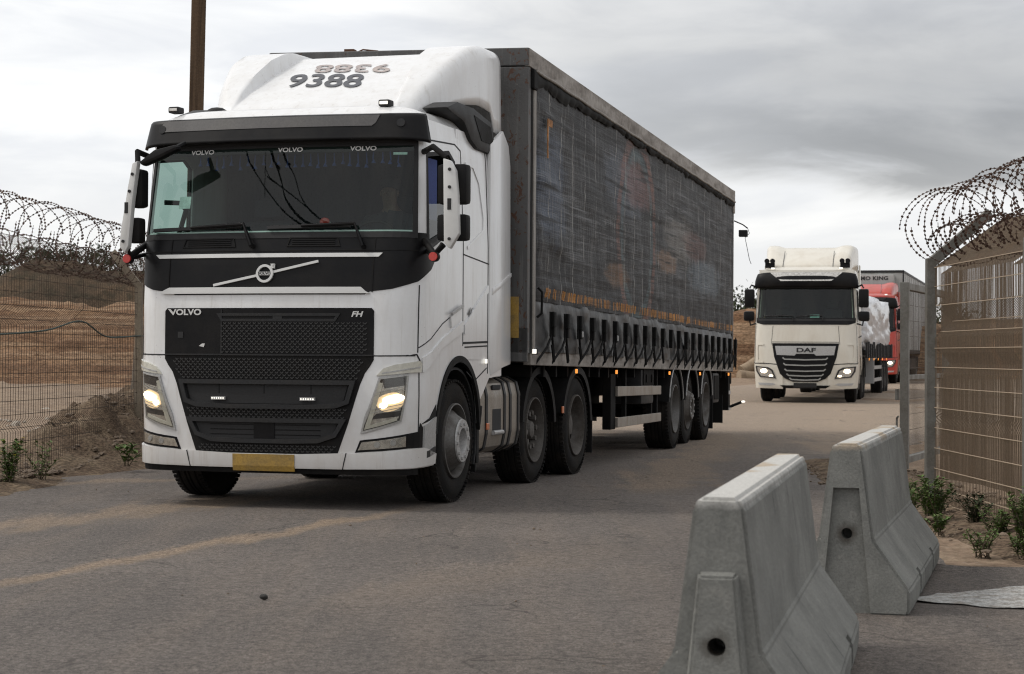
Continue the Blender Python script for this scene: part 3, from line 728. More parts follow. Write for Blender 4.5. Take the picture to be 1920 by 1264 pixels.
def coil(path, rad, pitch, name, m, label, barbs=.035, r=.0028, jit=.12, seed=5, squash=1.0):
    """concertina: hoops along a path, clipped to each other so that they fan; each strand carries barbs"""
    rr = random.Random(seed); bm = bmesh.new()
    P = [Vector(p) for p in path]; seg = [(P[i+1]-P[i]).length for i in range(len(P)-1)]; tot = sum(seg)
    def at(s):
        s = max(0, min(tot-1e-4, s))
        for i, l in enumerate(seg):
            if s <= l: return P[i].lerp(P[i+1], s/l), (P[i+1]-P[i]).normalized()
            s -= l
    turns = int(tot/pitch); ph = 0
    for k in range(turns):
        s0 = tot*(k+.5)/turns; c, t = at(s0); side = t.cross(Vector((0,0,1))).normalized(); upv = side.cross(t)
        R0 = rad(s0/tot) if callable(rad) else rad
        R0 *= 1+rr.uniform(-jit, jit)*.5; tiltA = rr.uniform(-.25, .25); lean = (.9 if k % 2 else -.9)*pitch+rr.uniform(-.3, .3)*pitch
        c = c+side*rr.uniform(-1, 1)*R0*jit*.6+upv*rr.uniform(-1, 1)*R0*jit*.4
        n = max(14, int(2*PI*R0/barbs)); pts = []
        sq = squash*rr.uniform(.94, 1.04)
        for j in range(n+1):
            a = 2*PI*j/n
            pts.append(c+side*math.cos(a)*R0+upv*math.sin(a)*R0*sq+t*(lean*math.cos(2*a+tiltA)*.55+pitch*(j/n-.5)))
        wire(bm, pts, r)
        for j in range(0, n):
            p = pts[j]; tt = (pts[j+1]-pts[j]).normalized(); u = tt.orthogonal().normalized(); q = Matrix.Rotation(rr.uniform(0, 6.28), 3, tt); u = q @ u; v = tt.cross(u); h = .011
            bm.faces.new([bm.verts.new(x) for x in (p+u*h+tt*h*.8, p-u*h+tt*h*.8, p-u*h-tt*h*.8, p+u*h-tt*h*.8)][:4])
            bm.faces.new([bm.verts.new(x) for x in (p+v*h, p+tt*h*.5, p-v*h, p-tt*h*.5)])
    o = build(bm, name, m, recalc=False); return tag(o, label, 'razor wire', None)
# left fence: runs away from the camera along the verge
lf = empty('wire_fence', (0, 0, 0), 0, 'rusty mesh fence with outward leaning top along the left verge', 'fence')
FL = [(-5.06, 15.0), (-4.86, 18.0), (-4.64, 20.6), (-4.49, 22.9), (-4.2, 26.8)]
rowsL = [.12+.133*i for i in range(15)]
for i, (a, b) in enumerate(zip(FL, FL[1:])):
    mesh_panel(a, b, .02 if i else .0, 2.04, (-1, 0), .072, rowsL, .0032, .0036, [(.55, .06, .05), (1.63, .10, .10)], 'mesh_panel', wirel, lf, wob=.008)
postl = mat('tan_fence_post', (.27,.225,.165), .6, .1, dirt=(.16,.12,.09), dirt_amt=.6)
for p in (FL[0], FL[3], FL[4]): fence_post(p, 2.1, (-1, -.08), postl, lf, .085, .52, 1.3)
coil([(-5.36, 14.6, 2.50), (-5.2, 17.8, 2.52), (-4.98, 21, 2.50), (-4.75, 24, 2.46), (-4.55, 26.8, 2.44)], .37, .30, 'razor_wire_coil', rzm, 'coil of rusty razor wire along the top of the left fence', squash=.95, seed=3)
coil([(-5.25, 14.6, 2.30), (-4.98, 18, 2.28), (-4.76, 21, 2.26), (-4.55, 24, 2.26)], .24, .34, 'razor_wire_coil', rzm, 'smaller slack coil of razor wire lying low on the left fence mesh', squash=.7, seed=8)
# green hose / cable woven through the left fence
mb = MB(); pts = []
for i in range(60):
    t = i/59; y = 15+9*t; x = -5.06+.0715*(y-15)+.04; pts.append((x, y, 1.445+.155*math.exp(-((y-20.5)/(.85 if y < 20.5 else .6))**2)+.02*math.sin(y*1.7)))
mb.tube(pts, .009, 6); tag(build(mb, 'cable', mat('green_cable', (.02,.045,.035), .5)), 'thin dark green cable tied in waves across the left fence', 'cable')
# right fence
rf = empty('wire_fence', (0, 0, 0), 0, 'tan welded mesh fence with folded bands and leaning top on the right', 'fence')
FR = [(3.57, 16.1), (3.62, 13.2), (3.62, 10.3)]
rowsR = [.05, .17, .33, .50, .67, .84, 1.01, 1.18, 1.34, 1.48, 1.57, 1.70, 1.86, 2.02]
for i, (a, b) in enumerate(zip(FR, FR[1:])):
    mesh_panel(a, b, .0, 2.02, (1, 0), .043, [], .0031, .0034, [(1.57, .14, .16), (.76, .05, .02)], 'mesh_panel', wirer, rf, wob=.004, tipz=.40, tipo=.55)
for a, b in zip(FR, FR[1:]):
    bm_ = bmesh.new(); A_, B_ = Vector((*a, 0)), Vector((*b, 0)); n_ = Vector((1, 0, 0)); Ld = (B_-A_).length
    for z in rowsR:
        dp = .16*max(0, 1-abs(z-1.57)/.14)+.02*max(0, 1-abs(z-.76)/.05)
        wire(bm_, [A_.lerp(B_, i/24)+n_*(dp-.006+.004*fbm(Ld*i/24, z, 3, .9))+Vector((0, 0, z)) for i in range(25)], .0042)
    build(bm_, 'level_wires', wirel2, rf, recalc=False)
for p in FR: fence_post((p[0]-.03, p[1]), 2.1, (1, .05), galv, rf, .082, .66, .85)
coil([(3.70, 16.5, 2.38), (3.80, 14.9, 2.42), (3.92, 13.2, 2.43), (4.0, 11, 2.43), (4.05, 9.6, 2.43)], .34, .19, 'razor_wire_coil', rzm, 'large open coil of rusty razor wire above the right fence', jit=.28, seed=11)
coil([(3.72, 16.2, 2.26), (3.90, 14.9, 2.24), (4.05, 13.2, 2.22)], .20, .12, 'razor_wire_coil', rzm, 'tight bundle of razor wire lying on the slanted arm of the right fence post', jit=.3, seed=12, squash=.8)
# second fence line a little behind, older and half torn
rb = empty('wire_fence', (0, 0, 0), 0, 'older torn mesh fence behind the right fence among the weeds', 'fence')
FB = [(4.55, 20.2), (4.60, 17.5), (4.75, 14.8), (4.9, 12.2), (5.0, 9.8)]
for i, (a, b) in enumerate(zip(FB, FB[1:])):
    mesh_panel(a, b, .0, (2.15, 2.12, 1.75, 1.6)[i], (1, 0), (.024, .026, .036, .045)[i], [.1+.2*k for k in range(8)], .0034, .0034, [(1.2, .12, .09)], 'mesh_panel', wirer, rb, wob=.02, holes=(lambda s: 1.2 < s < 1.9) if i > 1 else None, tipz=.34, tipo=.50)
for p in FB[2:4]: fence_post(p, 1.75, (1, .05), galv, rb, .07, .5, .85)
# gate leaf
gt = empty('metal_gate', (4.23, 20.5, 0), math.atan2(1.5, .58)-PI/2, 'open grey steel gate leaf with a fine mesh infill beyond the right fence post', 'gate')
mb = MB(); mb.box(-.045, .045, -.045, .045, .06, 2.07, .006); mb.box(-.05, .05, 3.0, 3.1, .06, 2.07, .006)
mb.box(-.04, .04, .05, 3.0, 1.99, 2.065, .005); mb.box(-.04, .04, .05, 3.0, .12, .19, .005); mb.box(-.025, .025, .05, 3.0, 1.02, 1.07, .004)
build(mb, 'gate_frame', galv, gt)
mb = MB()
for i in range(40): wire(mb.bm, [Vector((0, .06+.074*i, .15)), Vector((0, .06+.074*i, 2.0))], .0026)
for i in range(11): wire(mb.bm, [Vector((0, .05, .30+.17*i)), Vector((0, 3.0, .30+.17*i))], .003)
build(mb, 'mesh_infill', wirel, gt, recalc=False)
mb = MB(); mb.box(-.10, -.07, -.02, .10, .80, .92, .006); mb.tube([(-.08, .06, .62), (-.10, .10, .60), (-.10, .10, .18)], .012, 8); build(mb, 'latch', galv, gt)
# brown steel pole behind the cab
mb = MB(); mb.prism([(-.095, -.06), (.095, -.06), (.095, .06), (-.095, .06)], -.1, 7.6, 'z', .01)
polem = mat('weathered_wood', (.085,.050,.025), .8, dirt=(.03,.02,.014), dirt_amt=.9, dscale=(12,12,.4), dnoise=2, bump=.4, bscale=30)
o = build(mb, 'utility_pole', polem); o.location = (-4.29, 25.3, 0); o.rotation_euler = (0, R(.9), .2); tag(o, 'brown square wooden pole rising behind the cab of the front truck', 'pole')

# ---------------------------------------------------------------- vegetation
leafm = mat('weed_leaf', (.075,.125,.028), .6, dirt=(.10,.12,.04), dirt_amt=.8, dnoise=9, fine=.2, spec=.3)
leafd = mat('shrub_leaf', (.030,.042,.018), .7, dirt=(.055,.06,.03), dirt_amt=.8, dnoise=1.2, fine=.1, spec=.2)
stemm = mat('dry_stem', (.11,.085,.055), .85, dirt=(.06,.045,.03), dirt_amt=.6)
yelf = mat('yellow_petal', (.6,.45,.03), .6)
def leaf(bm, p, d, up, ln, wd):
    d = d.normalized(); s = d.cross(up); s = s.normalized() if s.length > 1e-4 else Vector((1,0,0)); n = s.cross(d)
    q = [p, p+d*ln*.45+s*wd*.5+n*ln*.06, p+d*ln-n*ln*.08, p+d*ln*.45-s*wd*.5+n*ln*.06]
    v = [bm.verts.new(x) for x in q]; bm.faces.new((v[0], v[1], v[2])); bm.faces.new((v[0], v[2], v[3]))
def weed(loc, h, nst, nlf, ln, label, seed, spread=.5, m=None, flowers=0, group='weeds on the verges', cat='weed'):
    rr = random.Random(seed); t = empty('weed', loc, 0, label, cat, group); sb = MB(); lb = bmesh.new()
    for i in range(nst):
        a = rr.uniform(0, 6.28); tip = Vector((math.cos(a)*spread*rr.uniform(.2, 1)*h, math.sin(a)*spread*rr.uniform(.2, 1)*h, h*rr.uniform(.55, 1)))
        base = Vector((rr.uniform(-.05, .05), rr.uniform(-.05, .05), -.05)); mid = base.lerp(tip, .5)+Vector((0, 0, h*.12))
        P = [base.lerp(mid, k/3).lerp(mid.lerp(tip, k/3), k/3) for k in range(4)]
        sb.tube(P, lambda u: .005*(1-.6*u), 5)
        for j in range(nlf):
            u = .15+.85*rr.random(); p = base.lerp(mid, u).lerp(mid.lerp(tip, u), u); b = rr.uniform(0, 6.28)
            leaf(lb, p, Vector((math.cos(b), math.sin(b), rr.uniform(-.1, .9))), Vector((0,0,1)), ln*rr.uniform(.6, 1.2), ln*.45)
        if i < flowers:
            fb = bmesh.new()
            for k in range(7): leaf(fb, tip, Vector((math.cos(k*.9), math.sin(k*.9), .3)), Vector((0,0,1)), .022, .014)
            build(fb, 'flower', yelf, t, recalc=False)
    build(sb, 'stem', stemm, t); build(lb, 'leaves', m or leafm, t, recalc=False)
    return t
weed((-4.66, 17.6, .05), .42, 14, 20, .075, 'leafy weed clump with yellow flowers at the left end of the verge', 21, .5, flowers=9)
weed((-4.50, 18.3, .06), .34, 9, 14, .06, 'straggly weed leaning over the road edge left of the flowers', 22, .9)
weed((-4.02, 20.0, .12), .20, 6, 10, .11, 'small broad-leaved weed on the rubble beside the truck bumper', 23, .8)
weed((-5.0, 20.9, .25), .30, 8, 10, .06, 'dry sparse weed on top of the rubble berm', 24, .6, stemm)
weed((3.22, 14.6, .05), .30, 26, 34, .05, 'bright green bushy weed at the foot of the right fence post', 31, .75)
weed((3.42, 14.1, .05), .22, 16, 24, .05, 'low dark weed right of the bright bushy one by the post', 32, .9, leafd)
weed((3.36, 12.5, .05), .40, 14, 26, .055, 'upright green weed growing through the mesh between the right posts', 33, .4)
weed((3.62, 12.1, .05), .30, 16, 26, .055, 'spreading weed in front of the mesh near the right edge', 34, .8)
weed((3.02, 12.2, .03), .15, 12, 20, .04, 'small low weed on bare soil in front of the fence', 35, 1.0)
weed((3.36, 11.6, .03), .12, 10, 18, .04, 'tiny weed patch at the asphalt edge by the right border', 36, 1.0)
weed((3.40, 15.2, .04), .16, 12, 18, .04, 'weed tuft between the gate and the right fence post', 37, .9, leafd)
for i, (x, y, h) in enumerate([(3.95, 13.6, .9), (4.2, 14.6, 1.0), (4.4, 12.9, 1.2), (4.1, 12.2, .8), (4.6, 14.0, 1.3), (5.3, 13.4, 1.2)]):
    weed((x, y, 0), h, 16, 26, .06, ['tall weed close behind the mesh left of centre', 'tall weed behind the mesh nearest the post', 'tall leafy weed between the two right fences', 'knee-high weed behind the mesh near the right border', 'tall dark weed against the older fence', 'tall weed beyond the older torn fence'][i], 50+i, .35, leafm if i % 2 else leafd, flowers=3 if i < 2 else 0, group='tall weeds behind the right fence')
for i, (x, y, h, n_, sp, lb) in enumerate([(3.10, 14.9, .22, 18, 1.0, 'low green weeds spilling left of the fence post foot'), (3.45, 13.5, .16, 16, 1.1, 'flat green weeds along the mesh just right of the post'), (3.52, 12.8, .26, 18, .8, 'green weeds pushing out under the middle of the right mesh'), (3.25, 12.0, .14, 14, 1.2, 'creeping green weeds on the soil before the right mesh'), (3.45, 11.8, .22, 16, .9, 'leafy green weeds at the right picture edge'), (3.05, 13.6, .10, 12, 1.3, 'tiny creeping weeds on the bare soil behind the far barrier'), (3.30, 16.0, .18, 14, .9, 'weeds round the rubble at the gate foot')]):
    weed((x, y, .04), h, n_, 30, .042, lb, 300+i, sp)
def bush(loc, w_, h, n, label, seed, ls=.18, cat='bush', name='bush', group=None, trunk=0):
    rr = random.Random(seed); t = empty(name, loc, 0, label, cat, group); b = bmesh.new(); sb = MB()
    cl = [(rr.uniform(-.5, .5)*w_, rr.uniform(-.35, .35)*w_, trunk+(h-trunk)*rr.uniform(.2, .95), rr.uniform(.14, .30)) for _ in range(max(6, n//90))]
    for (cx, cy, cz, cr) in cl:
        sb.tube([(cx*.1, cy*.1, -.2), (cx*.4, cy*.4, cz*.45), (cx, cy, cz)], lambda u: h*.022*(1-.7*u), 5)
        for _ in range(n//len(cl)):
            v = Vector((rr.gauss(0, 1), rr.gauss(0, 1), rr.gauss(0, .7))); v = v.normalized()*(rr.random()**.5)*cr*w_*.75
            p = Vector((cx, cy, cz))+v; p.z = max(.05, p.z)
            leaf(b, p, Vector((rr.gauss(0,1), rr.gauss(0,1), rr.gauss(.3,1))), Vector((rr.gauss(0,1), rr.gauss(0,1), 1)), ls*rr.uniform(.5, 1.3), ls*.6)
    build(sb, 'trunk', stemm, t); build(b, 'crown', leafd, t, recalc=False); return t
for i, (px, h, w_) in enumerate([(-40, 1.9, 4.5), (55, 1.4, 3.6), (105, 1.5, 4.2), (160, 1.9, 5.2), (205, 1.7, 4.6), (262, 1.5, 5)]):
    x = (px-960)/3570*114; y = 113; z = lerp(px, [(-60, 4.1), (0, 4.7), (66, 6.0), (120, 5.9), (177, 5.7), (265, 5.2)])-.1
    bush((x, y, z), w_, h, 750, ['scrub bush at the low left end of the dark mound', 'grey-green scrub bush left of the mound crest', 'scrub bush on the crest of the dark mound', 'widest scrub bush, just right of the mound crest', 'scrub bush on the right shoulder of the mound', 'rightmost scrub bush on the mound beside the cab'][i], 70+i, .22, group='scrub bushes on the mound')
bush((11.6, 98, .3), 5.0, 4.2, 5200, 'dark green tree behind the earth bank between the trucks', 90, .22, 'tree', 'tree', trunk=1.2)
bush((12.7, 99, .3), 3.4, 3.3, 3000, 'lower dark tree behind the earth bank left of the white cab mirror', 91, .22, 'tree', 'tree', trunk=1.0)
bush((20.6, 95, .3), 5.0, 3.2, 3000, 'green tree seen through the gate mesh behind the last trailer', 92, .22, 'tree', 'tree', trunk=1.0)
# logs by the right bank
logm = mat('cut_log', (.26,.195,.13), .85, dirt=(.14,.10,.07), dirt_amt=.8, dnoise=4)
for i, (p, q, r_, lb) in enumerate([((9.9, 82, .6), (11.9, 83, 1.75), .28, 'upper pale log leaning on the earth bank'), ((9.6, 80.6, .35), (13.0, 81.6, .3), .30, 'lower log lying at the foot of the earth bank'), ((12.0, 81, .3), (13.6, 83, 1.0), .2, 'thin broken log right of the leaning one')]):
    mb = MB(); P, Q = Vector(p), Vector(q); pts = [P.lerp(Q, k/6)+Vector((0, 0, .05*fbm(k, i, 0, 1.3))) for k in range(7)]; mb.tube(pts, lambda u: r_*(1-.2*u), 12)
    tag(build(mb, 'log', logm, smooth=True), lb, 'log', 'logs at the earth bank')
for i, (x, y) in enumerate([(-9.6, 47), (-6.5, 44), (-14.5, 39), (-13, 33.5), (-8.6, 29), (-16, 52), (-7.4, 58)]):
    rr = random.Random(200+i); mb = MB(); wd = rr.uniform(.15, .45)
    mb.grid(lambda u, v: (x+(u-.5)*wd, y+(v-.5)*wd, .04+.07*fbm(u*4+i, v*4, i, 1.0)+.05), 8, 8)
    tag(build(mb, 'litter', mat('litter_plastic_%d' % i, [(.6,.6,.6), (.55,.6,.62), (.65,.62,.55)][i % 3], .5), solid=.004), ['white plastic scrap lying farthest left in the lot', 'white plastic scrap beside the tall concrete barrier', 'pale flattened scrap at the left picture edge', 'grey scrap in the middle of the sandy lot', 'white crumpled scrap nearest the fence', 'white scrap near the foot of the tan bank', 'pale scrap at the foot of the bank beside the cab'][i], 'litter', 'litter in the sandy lot')
# ================================================================== WHEELS
def wheel(par, x, y, side, kind='steer', r=.52, wd=.30, z=None, low=False, dual=False, inset=0, rm=None, name='wheel'):
    """side=+1: outer face towards +x. rim is the part, tyre and nuts hang on it"""
    z = r if z is None else z; sg = side; seg = 36 if low else 60
    prof = [(-.5*wd+.02, r*.60), (-.5*wd, r*.72), (-.5*wd+.005, r*.86), (-.5*wd+.035, r*.965), (-.5*wd+.05, r*.995)]
    tr = []
    xs = lots(-.5*wd+.05, .5*wd-.05, 24)
    for q in xs:
        k = abs(q)/(wd*.5)
        g = min(abs(abs(q)-.018), abs(abs(q)-.075))
        tr.append((q, r-(.013 if g < .006 else 0)-.012*k**4))
    prof = prof+tr+[(-a, b) for a, b in prof[::-1]]
    T_ = MB(); T_.lathe(prof, 'x', (0,0,0), seg)
    if dual: T_.lathe([(a-sg*(wd+.03), b) for a, b in prof], 'x', (0,0,0), seg)
    if not low:
        # shoulder sipes as raised blocks
        for k in range(66):
            a = 2*PI*k/66
            for q0 in (-.5*wd+.012, .5*wd-.052):
                M = Matrix.Rotation(a, 4, 'X') @ Matrix.Translation((0, 0, r-.008))
                T_.box(q0, q0+.040, -.014, .014, -.014, .005, M=M)
    o_ = sg*wd*.5
    rr = r*.575
    m = rm or (rimm if kind == 'steer' else rimd)
    Rb = MB()
    ring = [(o_-sg*.02, rr*1.06), (o_+sg*.004, rr*1.055), (o_+sg*.006, rr*1.02), (o_-sg*.02, rr*.985), (o_-sg*.06, rr*.95)]
    if kind == 'steer':   # convex disc
        disc = [(o_-sg*.10, rr*.95), (o_-sg*.045, rr*.86), (o_-sg*.005, rr*.74), (o_+sg*.035, rr*.66), (o_+sg*.05, rr*.60), (o_+sg*.05, rr*.38)]
        hole = (1,)
    else:                 # deep dish
        disc = [(o_-sg*.12, rr*.90), (o_-sg*.135, rr*.82), (o_-sg*.15, rr*.66), (o_-sg*.16, rr*.42)]
        hole = (1,)
    prof2 = ring+disc
    ns = 60
    Rb.lathe(prof2, 'x', (0,0,0), ns, skip=(None if low else (lambda i, k: i in (len(ring),) and (k % 6) in (0, 1))))
    hb_ = MB(); xo = o_+(sg*.05 if kind == 'steer' else -sg*.16)
    dz = rr*.38 if kind == 'steer' else rr*.42
    if kind == 'drive':
        hb_.lathe([(xo, dz), (xo+sg*.05, dz*.95), (xo+sg*.09, dz*.80), (xo+sg*.10, dz*.5), (xo+sg*.10, .001)], 'x', (0,0,0), 32)
    elif kind == 'push':
        hb_.lathe([(xo, dz), (xo+sg*.06, dz*.85), (xo+sg*.13, dz*.62), (xo+sg*.14, dz*.35), (xo+sg*.14, .001)], 'x', (0,0,0), 32)
    else:
        hb_.lathe([(xo+sg*.001, rr*.62), (xo+sg*.014, rr*.60), (xo+sg*.014, rr*.36), (xo-sg*.002, rr*.34), (xo-sg*.10, rr*.31), (xo-sg*.10, .001)], 'x', (0,0,0), 32)
    nuts = MB(); rn = rr*(.49 if kind == 'steer' else .58)
    if kind == 'push': rn = rr*.56
    for k in range(10):
        a = 2*PI*k/10+.1; c = (0, rn*math.cos(a), rn*math.sin(a)); L_ = .045 if kind != 'push' else .13
        nuts.tube([(xo-sg*.002, c[1], c[2]), (xo+sg*(L_ if kind == 'push' else .024), c[1], c[2])], .017 if kind != 'push' else .027, 6)
    for m_ in (T_, Rb, hb_, nuts):
        for v in m_.bm.verts: v.co = Vector((v.co.x+x-sg*wd*.5-sg*inset, v.co.y+y, v.co.z+z))
    rim = build(Rb, name, m, par, True, 35, warp=False)
    build(T_, 'tyre', tyre, rim, True, 35, warp=False)
    if not low:
        build(hb_, 'hub', silver if kind == 'steer' and rm is None else m, rim, True, 35, warp=False)
        build(nuts, 'wheel_nuts', silver if kind == 'steer' else rimd, rim, warp=False)
    else: hb_.bm.free(); nuts.bm.free()
    ax = MB(); 
    return rim
def mudguard(mb, x0, x1, y, z, r, a0, a1, flange=.05, seg=24):
    """curved sheet over a wheel between angles a0..a1 (degrees, 0 = rear, 90 = up), with a lip at the outer edge"""
    for k in range(seg):
        t0, t1 = R(a0+(a1-a0)*k/seg), R(a0+(a1-a0)*(k+1)/seg)
        def p(x, t, rr): return (x, y+rr*math.cos(t), z+rr*math.sin(t))
        for (xa, ra, xb, rb_) in ((x0, r, x1, r), (x1, r, x1, r-flange), (x1, r-flange, x1-.012*(1 if x1 > x0 else -1), r-flange), (x1-.012*(1 if x1 > x0 else -1), r-flange, x1-.012*(1 if x1 > x0 else -1), r-.012), (x1-.012*(1 if x1 > x0 else -1), r-.012, x0, r-.012), (x0, r-.012, x0, r)):
            mb.poly([p(xa, t0, ra), p(xb, t0, rb_), p(xb, t1, rb_), p(xa, t1, ra)])
    bmesh.ops.remove_doubles(mb.bm, verts=mb.bm.verts, dist=1e-4)

# ================================================================== FRONT TRUCK (tractor unit)
TR = empty('truck', (-1.9811, 15.3068, 0.015), -.29, 'white cab truck in front, headlights on, number 9388 on its roof fairing', 'truck')
V = Surf([(.25,.03), (.35,.0), (.9,-.015), (1.62,-.01), (1.76,.0), (2.0,.03), (2.22,.085), (2.95,.26), (3.16,.30)],
         [(.25,1.225), (.9,1.245), (2.2,1.245), (2.95,1.215), (3.16,1.19)], .84, .44, .54, .055)
sd_ = V.side
WS = [(-1.17, 2.24), (1.17, 2.24), (1.145, 2.93), (-1.145, 2.93)]
SW = [(1.33, 2.14), (1.72, 2.24), (2.06, 2.31), (2.04, 2.86), (1.90, 2.93), (1.34, 2.86)]
SWm = [(-a, b) for a, b in SW]
# --- cab shell with real openings
cs = MB()
yb = sd_(2.42)
patch(V, [(-yb, 1.20), (yb, 1.20), (yb, 3.16), (-yb, 3.16)], 0, .03, holes=[WS, SW, SWm], mb=cs)
# lower front corners and sides down to the wheel arch; lower front
arch = [(sd_(1.20+.585*math.cos(a)), .58+.63*math.sin(a)) for a in [R(180-6*i) for i in range(31)]]
low = [(.62, .30), (1.2, .335), (sd_(.60), .345), (sd_(.60), .58)]+[p for p in arch if p[1] > .60]+[(sd_(1.785), .85), (sd_(2.05), 1.04), (yb, 1.06), (yb, 1.20), (.62, 1.20)]
for fl in (False, True): patch(V, low, 0, .03, mb=cs, flip=fl)
patch(V, [(-.62, .30), (.62, .30), (.62, 1.20), (-.62, 1.20)], -.03, .02, mb=cs)
# roof
def roof(u, v):
    y = .30+(2.42-.30)*v; w = 1.19-.01*v
    x = w*(2*u-1); e = abs(2*u-1)
    zf = 3.16+.125*sm(v/.10)**.6+.05*sm((v-.1)/.5)
    return (x, y+.05*e*e*max(0, 1-v*8), 3.155+(zf-3.155)*(1-e**7)**.6)
cs.grid(roof, 40, 30)
for sx in (-1, 1): cs.box(sx*1.19-.02, sx*1.19+.01, 1.2, 2.42, 3.0, 3.16)
cs.box(-1.2, 1.2, 2.40, 2.44, 1.2, 3.2)
cab = build(cs, 'cab_body', white, TR, True, 32)
# panel gaps (dark lines on the skin)
g = MB()
for f in (1, -1):
    stroke(V, [(f*1.115, 1.235), (f*1.215, 1.245), (f*1.24, 1.21), (f*1.30, 1.12)], .012, .003, .006, mb=g)
    stroke(V, [(f*1.225, 1.26), (f*1.235, 1.80)], .009, .003, .006, mb=g)
    stroke(V, [(f*.87, 1.232), (f*1.20, 1.236)], .010, .003, .006, mb=g)
    stroke(V, [(f*sd_(1.29), 1.32), (f*sd_(1.29), 2.98), (f*sd_(1.15), 3.02), (f*1.30, 2.98)], .012, .003, .006, mb=g)
    stroke(V, [(f*1.235, 1.30), (f*sd_(.75), 1.50), (f*sd_(1.29), 1.66)], .008, .003, .006, mb=g)
    stroke(V, [(f*sd_(1.29), 2.10), (f*sd_(2.02), 2.05)], .010, .003, .006, mb=g)
    stroke(V, [(f*sd_(1.29), 1.345), (f*sd_(1.99), 1.36)], .018, .003, .006, mb=g)
    stroke(V, [(f*sd_(1.34), 1.31), (f*sd_(1.98), 1.325)], .012, .003, .006, mb=g)
    stroke(V, [(f*sd_(1.40), 1.10), (f*sd_(1.62), 1.02), (f*sd_(1.97), 1.13)], .010, .003, .006, mb=g)
    stroke(V, [(f*sd_(2.0), 1.08), (f*sd_(2.0), 3.05)], .014, .003, .006, mb=g)
    stroke(V, [(f*1.245, .62), (f*1.24, 1.10)], .008, .003, .006, mb=g)
build2(g, 'panel_gap', dark, TR)
# pressed body line along the door and sleeper (raised crease)
cr = MB()
for f in (1, -1):
    for (pp, dep) in (([(1.27, 1.22), (sd_(.75), 1.385), (sd_(1.27), 1.53), (sd_(1.27), 1.44), (sd_(.72), 1.30), (1.27, 1.10)], .014), ([(sd_(1.31), 1.50), (sd_(1.98), 1.86), (sd_(1.98), 1.80), (sd_(1.31), 1.42)], .014)):
        patch(V, [(f*a, b) for a, b in pp], dep, dep+.002, mb=cr)
build2(cr, 'body_crease', white, TR, True, 60)
# recessed outline of the sleeper side panel
q = MB()
for f in (1, -1): stroke(V, [(f*sd_(1.40), 2.88), (f*sd_(1.62), 2.88), (f*sd_(1.78), 2.75), (f*sd_(1.88), 2.45), (f*sd_(1.86), 2.33), (f*sd_(1.40), 2.16)], .03, .008, .010, mb=q)
build2(q, 'sleeper_moulding', white, TR, True, 60)
# rear side extenders
for f in (1, -1):
    m_ = MB(); m_.prism([(2.03, 1.24), (2.08, 1.06), (2.45, 1.13), (2.70, 1.16), (2.66, 2.98), (2.60, 3.16), (2.42, 3.28), (2.05, 3.12)], f*1.215, f*1.252, 'x', .012)
    m_.prism([(2.1, 1.84), (2.35, 1.90), (2.69, 2.0), (2.69, 1.965), (2.35, 1.85), (2.1, 1.78)], f*1.25, f*1.258, 'x', .003)
    build(m_, 'side_extender', white, TR, True, 30)
# --- roof fairing
def prof_c(y): return lerp(y, [(.86, 3.27), (.93, 3.36), (1.2, 3.525), (1.6, 3.72), (2.0, 3.885), (2.25, 3.975), (2.5, 3.99)])
def prof_k(y): return lerp(y, [(.86, 3.27), (.92, 3.36), (1.1, 3.53), (1.35, 3.71), (1.65, 3.88), (1.9, 3.97), (2.1, 4.01), (2.5, 4.015)])
def fw(y): return lerp(y, [(.86, .90), (1.2, 1.02), (1.6, 1.12), (2.0, 1.17), (2.5, 1.19)])
def fb(y): return lerp(y, [(.86, 3.26), (1.3, 3.27), (1.45, 3.40), (1.9, 3.45), (2.22, 3.42), (2.3, 3.26), (2.5, 3.24)])
def fair(u, v):
    y = .86+1.64*v**1.15; w = fw(y); c = prof_c(y); k = prof_k(y); e = 2*u-1; a = abs(e); sg = 1 if e > 0 else -1
    y += .10*(e*e)*(1-v)
    if a < .62: t = a/.62; x = sg*t*(.74-.12*v); z = c-.0*t
    elif a < .70: t = (a-.62)/.08; x = sg*(.74-.12*v+.035*t); z = c+(k-c)*sm(t)
    elif a < .80: t = (a-.70)/.10; x = sg*((.775-.12*v)*(1-t)+(w-.10)*t); z = k
    elif a < .92: t = (a-.80)/.12*PI/2; x = sg*(w-.10+.10*math.sin(t)); z = k-.14*(1-math.cos(t))
    else: t = (a-.92)/.08; x = sg*(w+.012*t); z = (k-.14)*(1-t)+max(min(fb(y), k-.16), 3.24)*t
    return (x, y, z)
fm = MB(); fm.grid(fair, 100, 36)
fo = build(fm, 'roof_fairing', white, TR, True, 50, solid=.012)
class FairSurf:
    def at(s, x, h, off=0):
        # h = distance up the slope from y=1.0
        y = 1.0+h*.905
        return Vector((x, y+.10*(x/.9)**2*.5, prof_c(y)+off*.92)) - Vector((0, off*.4, 0))
FS = FairSurf()
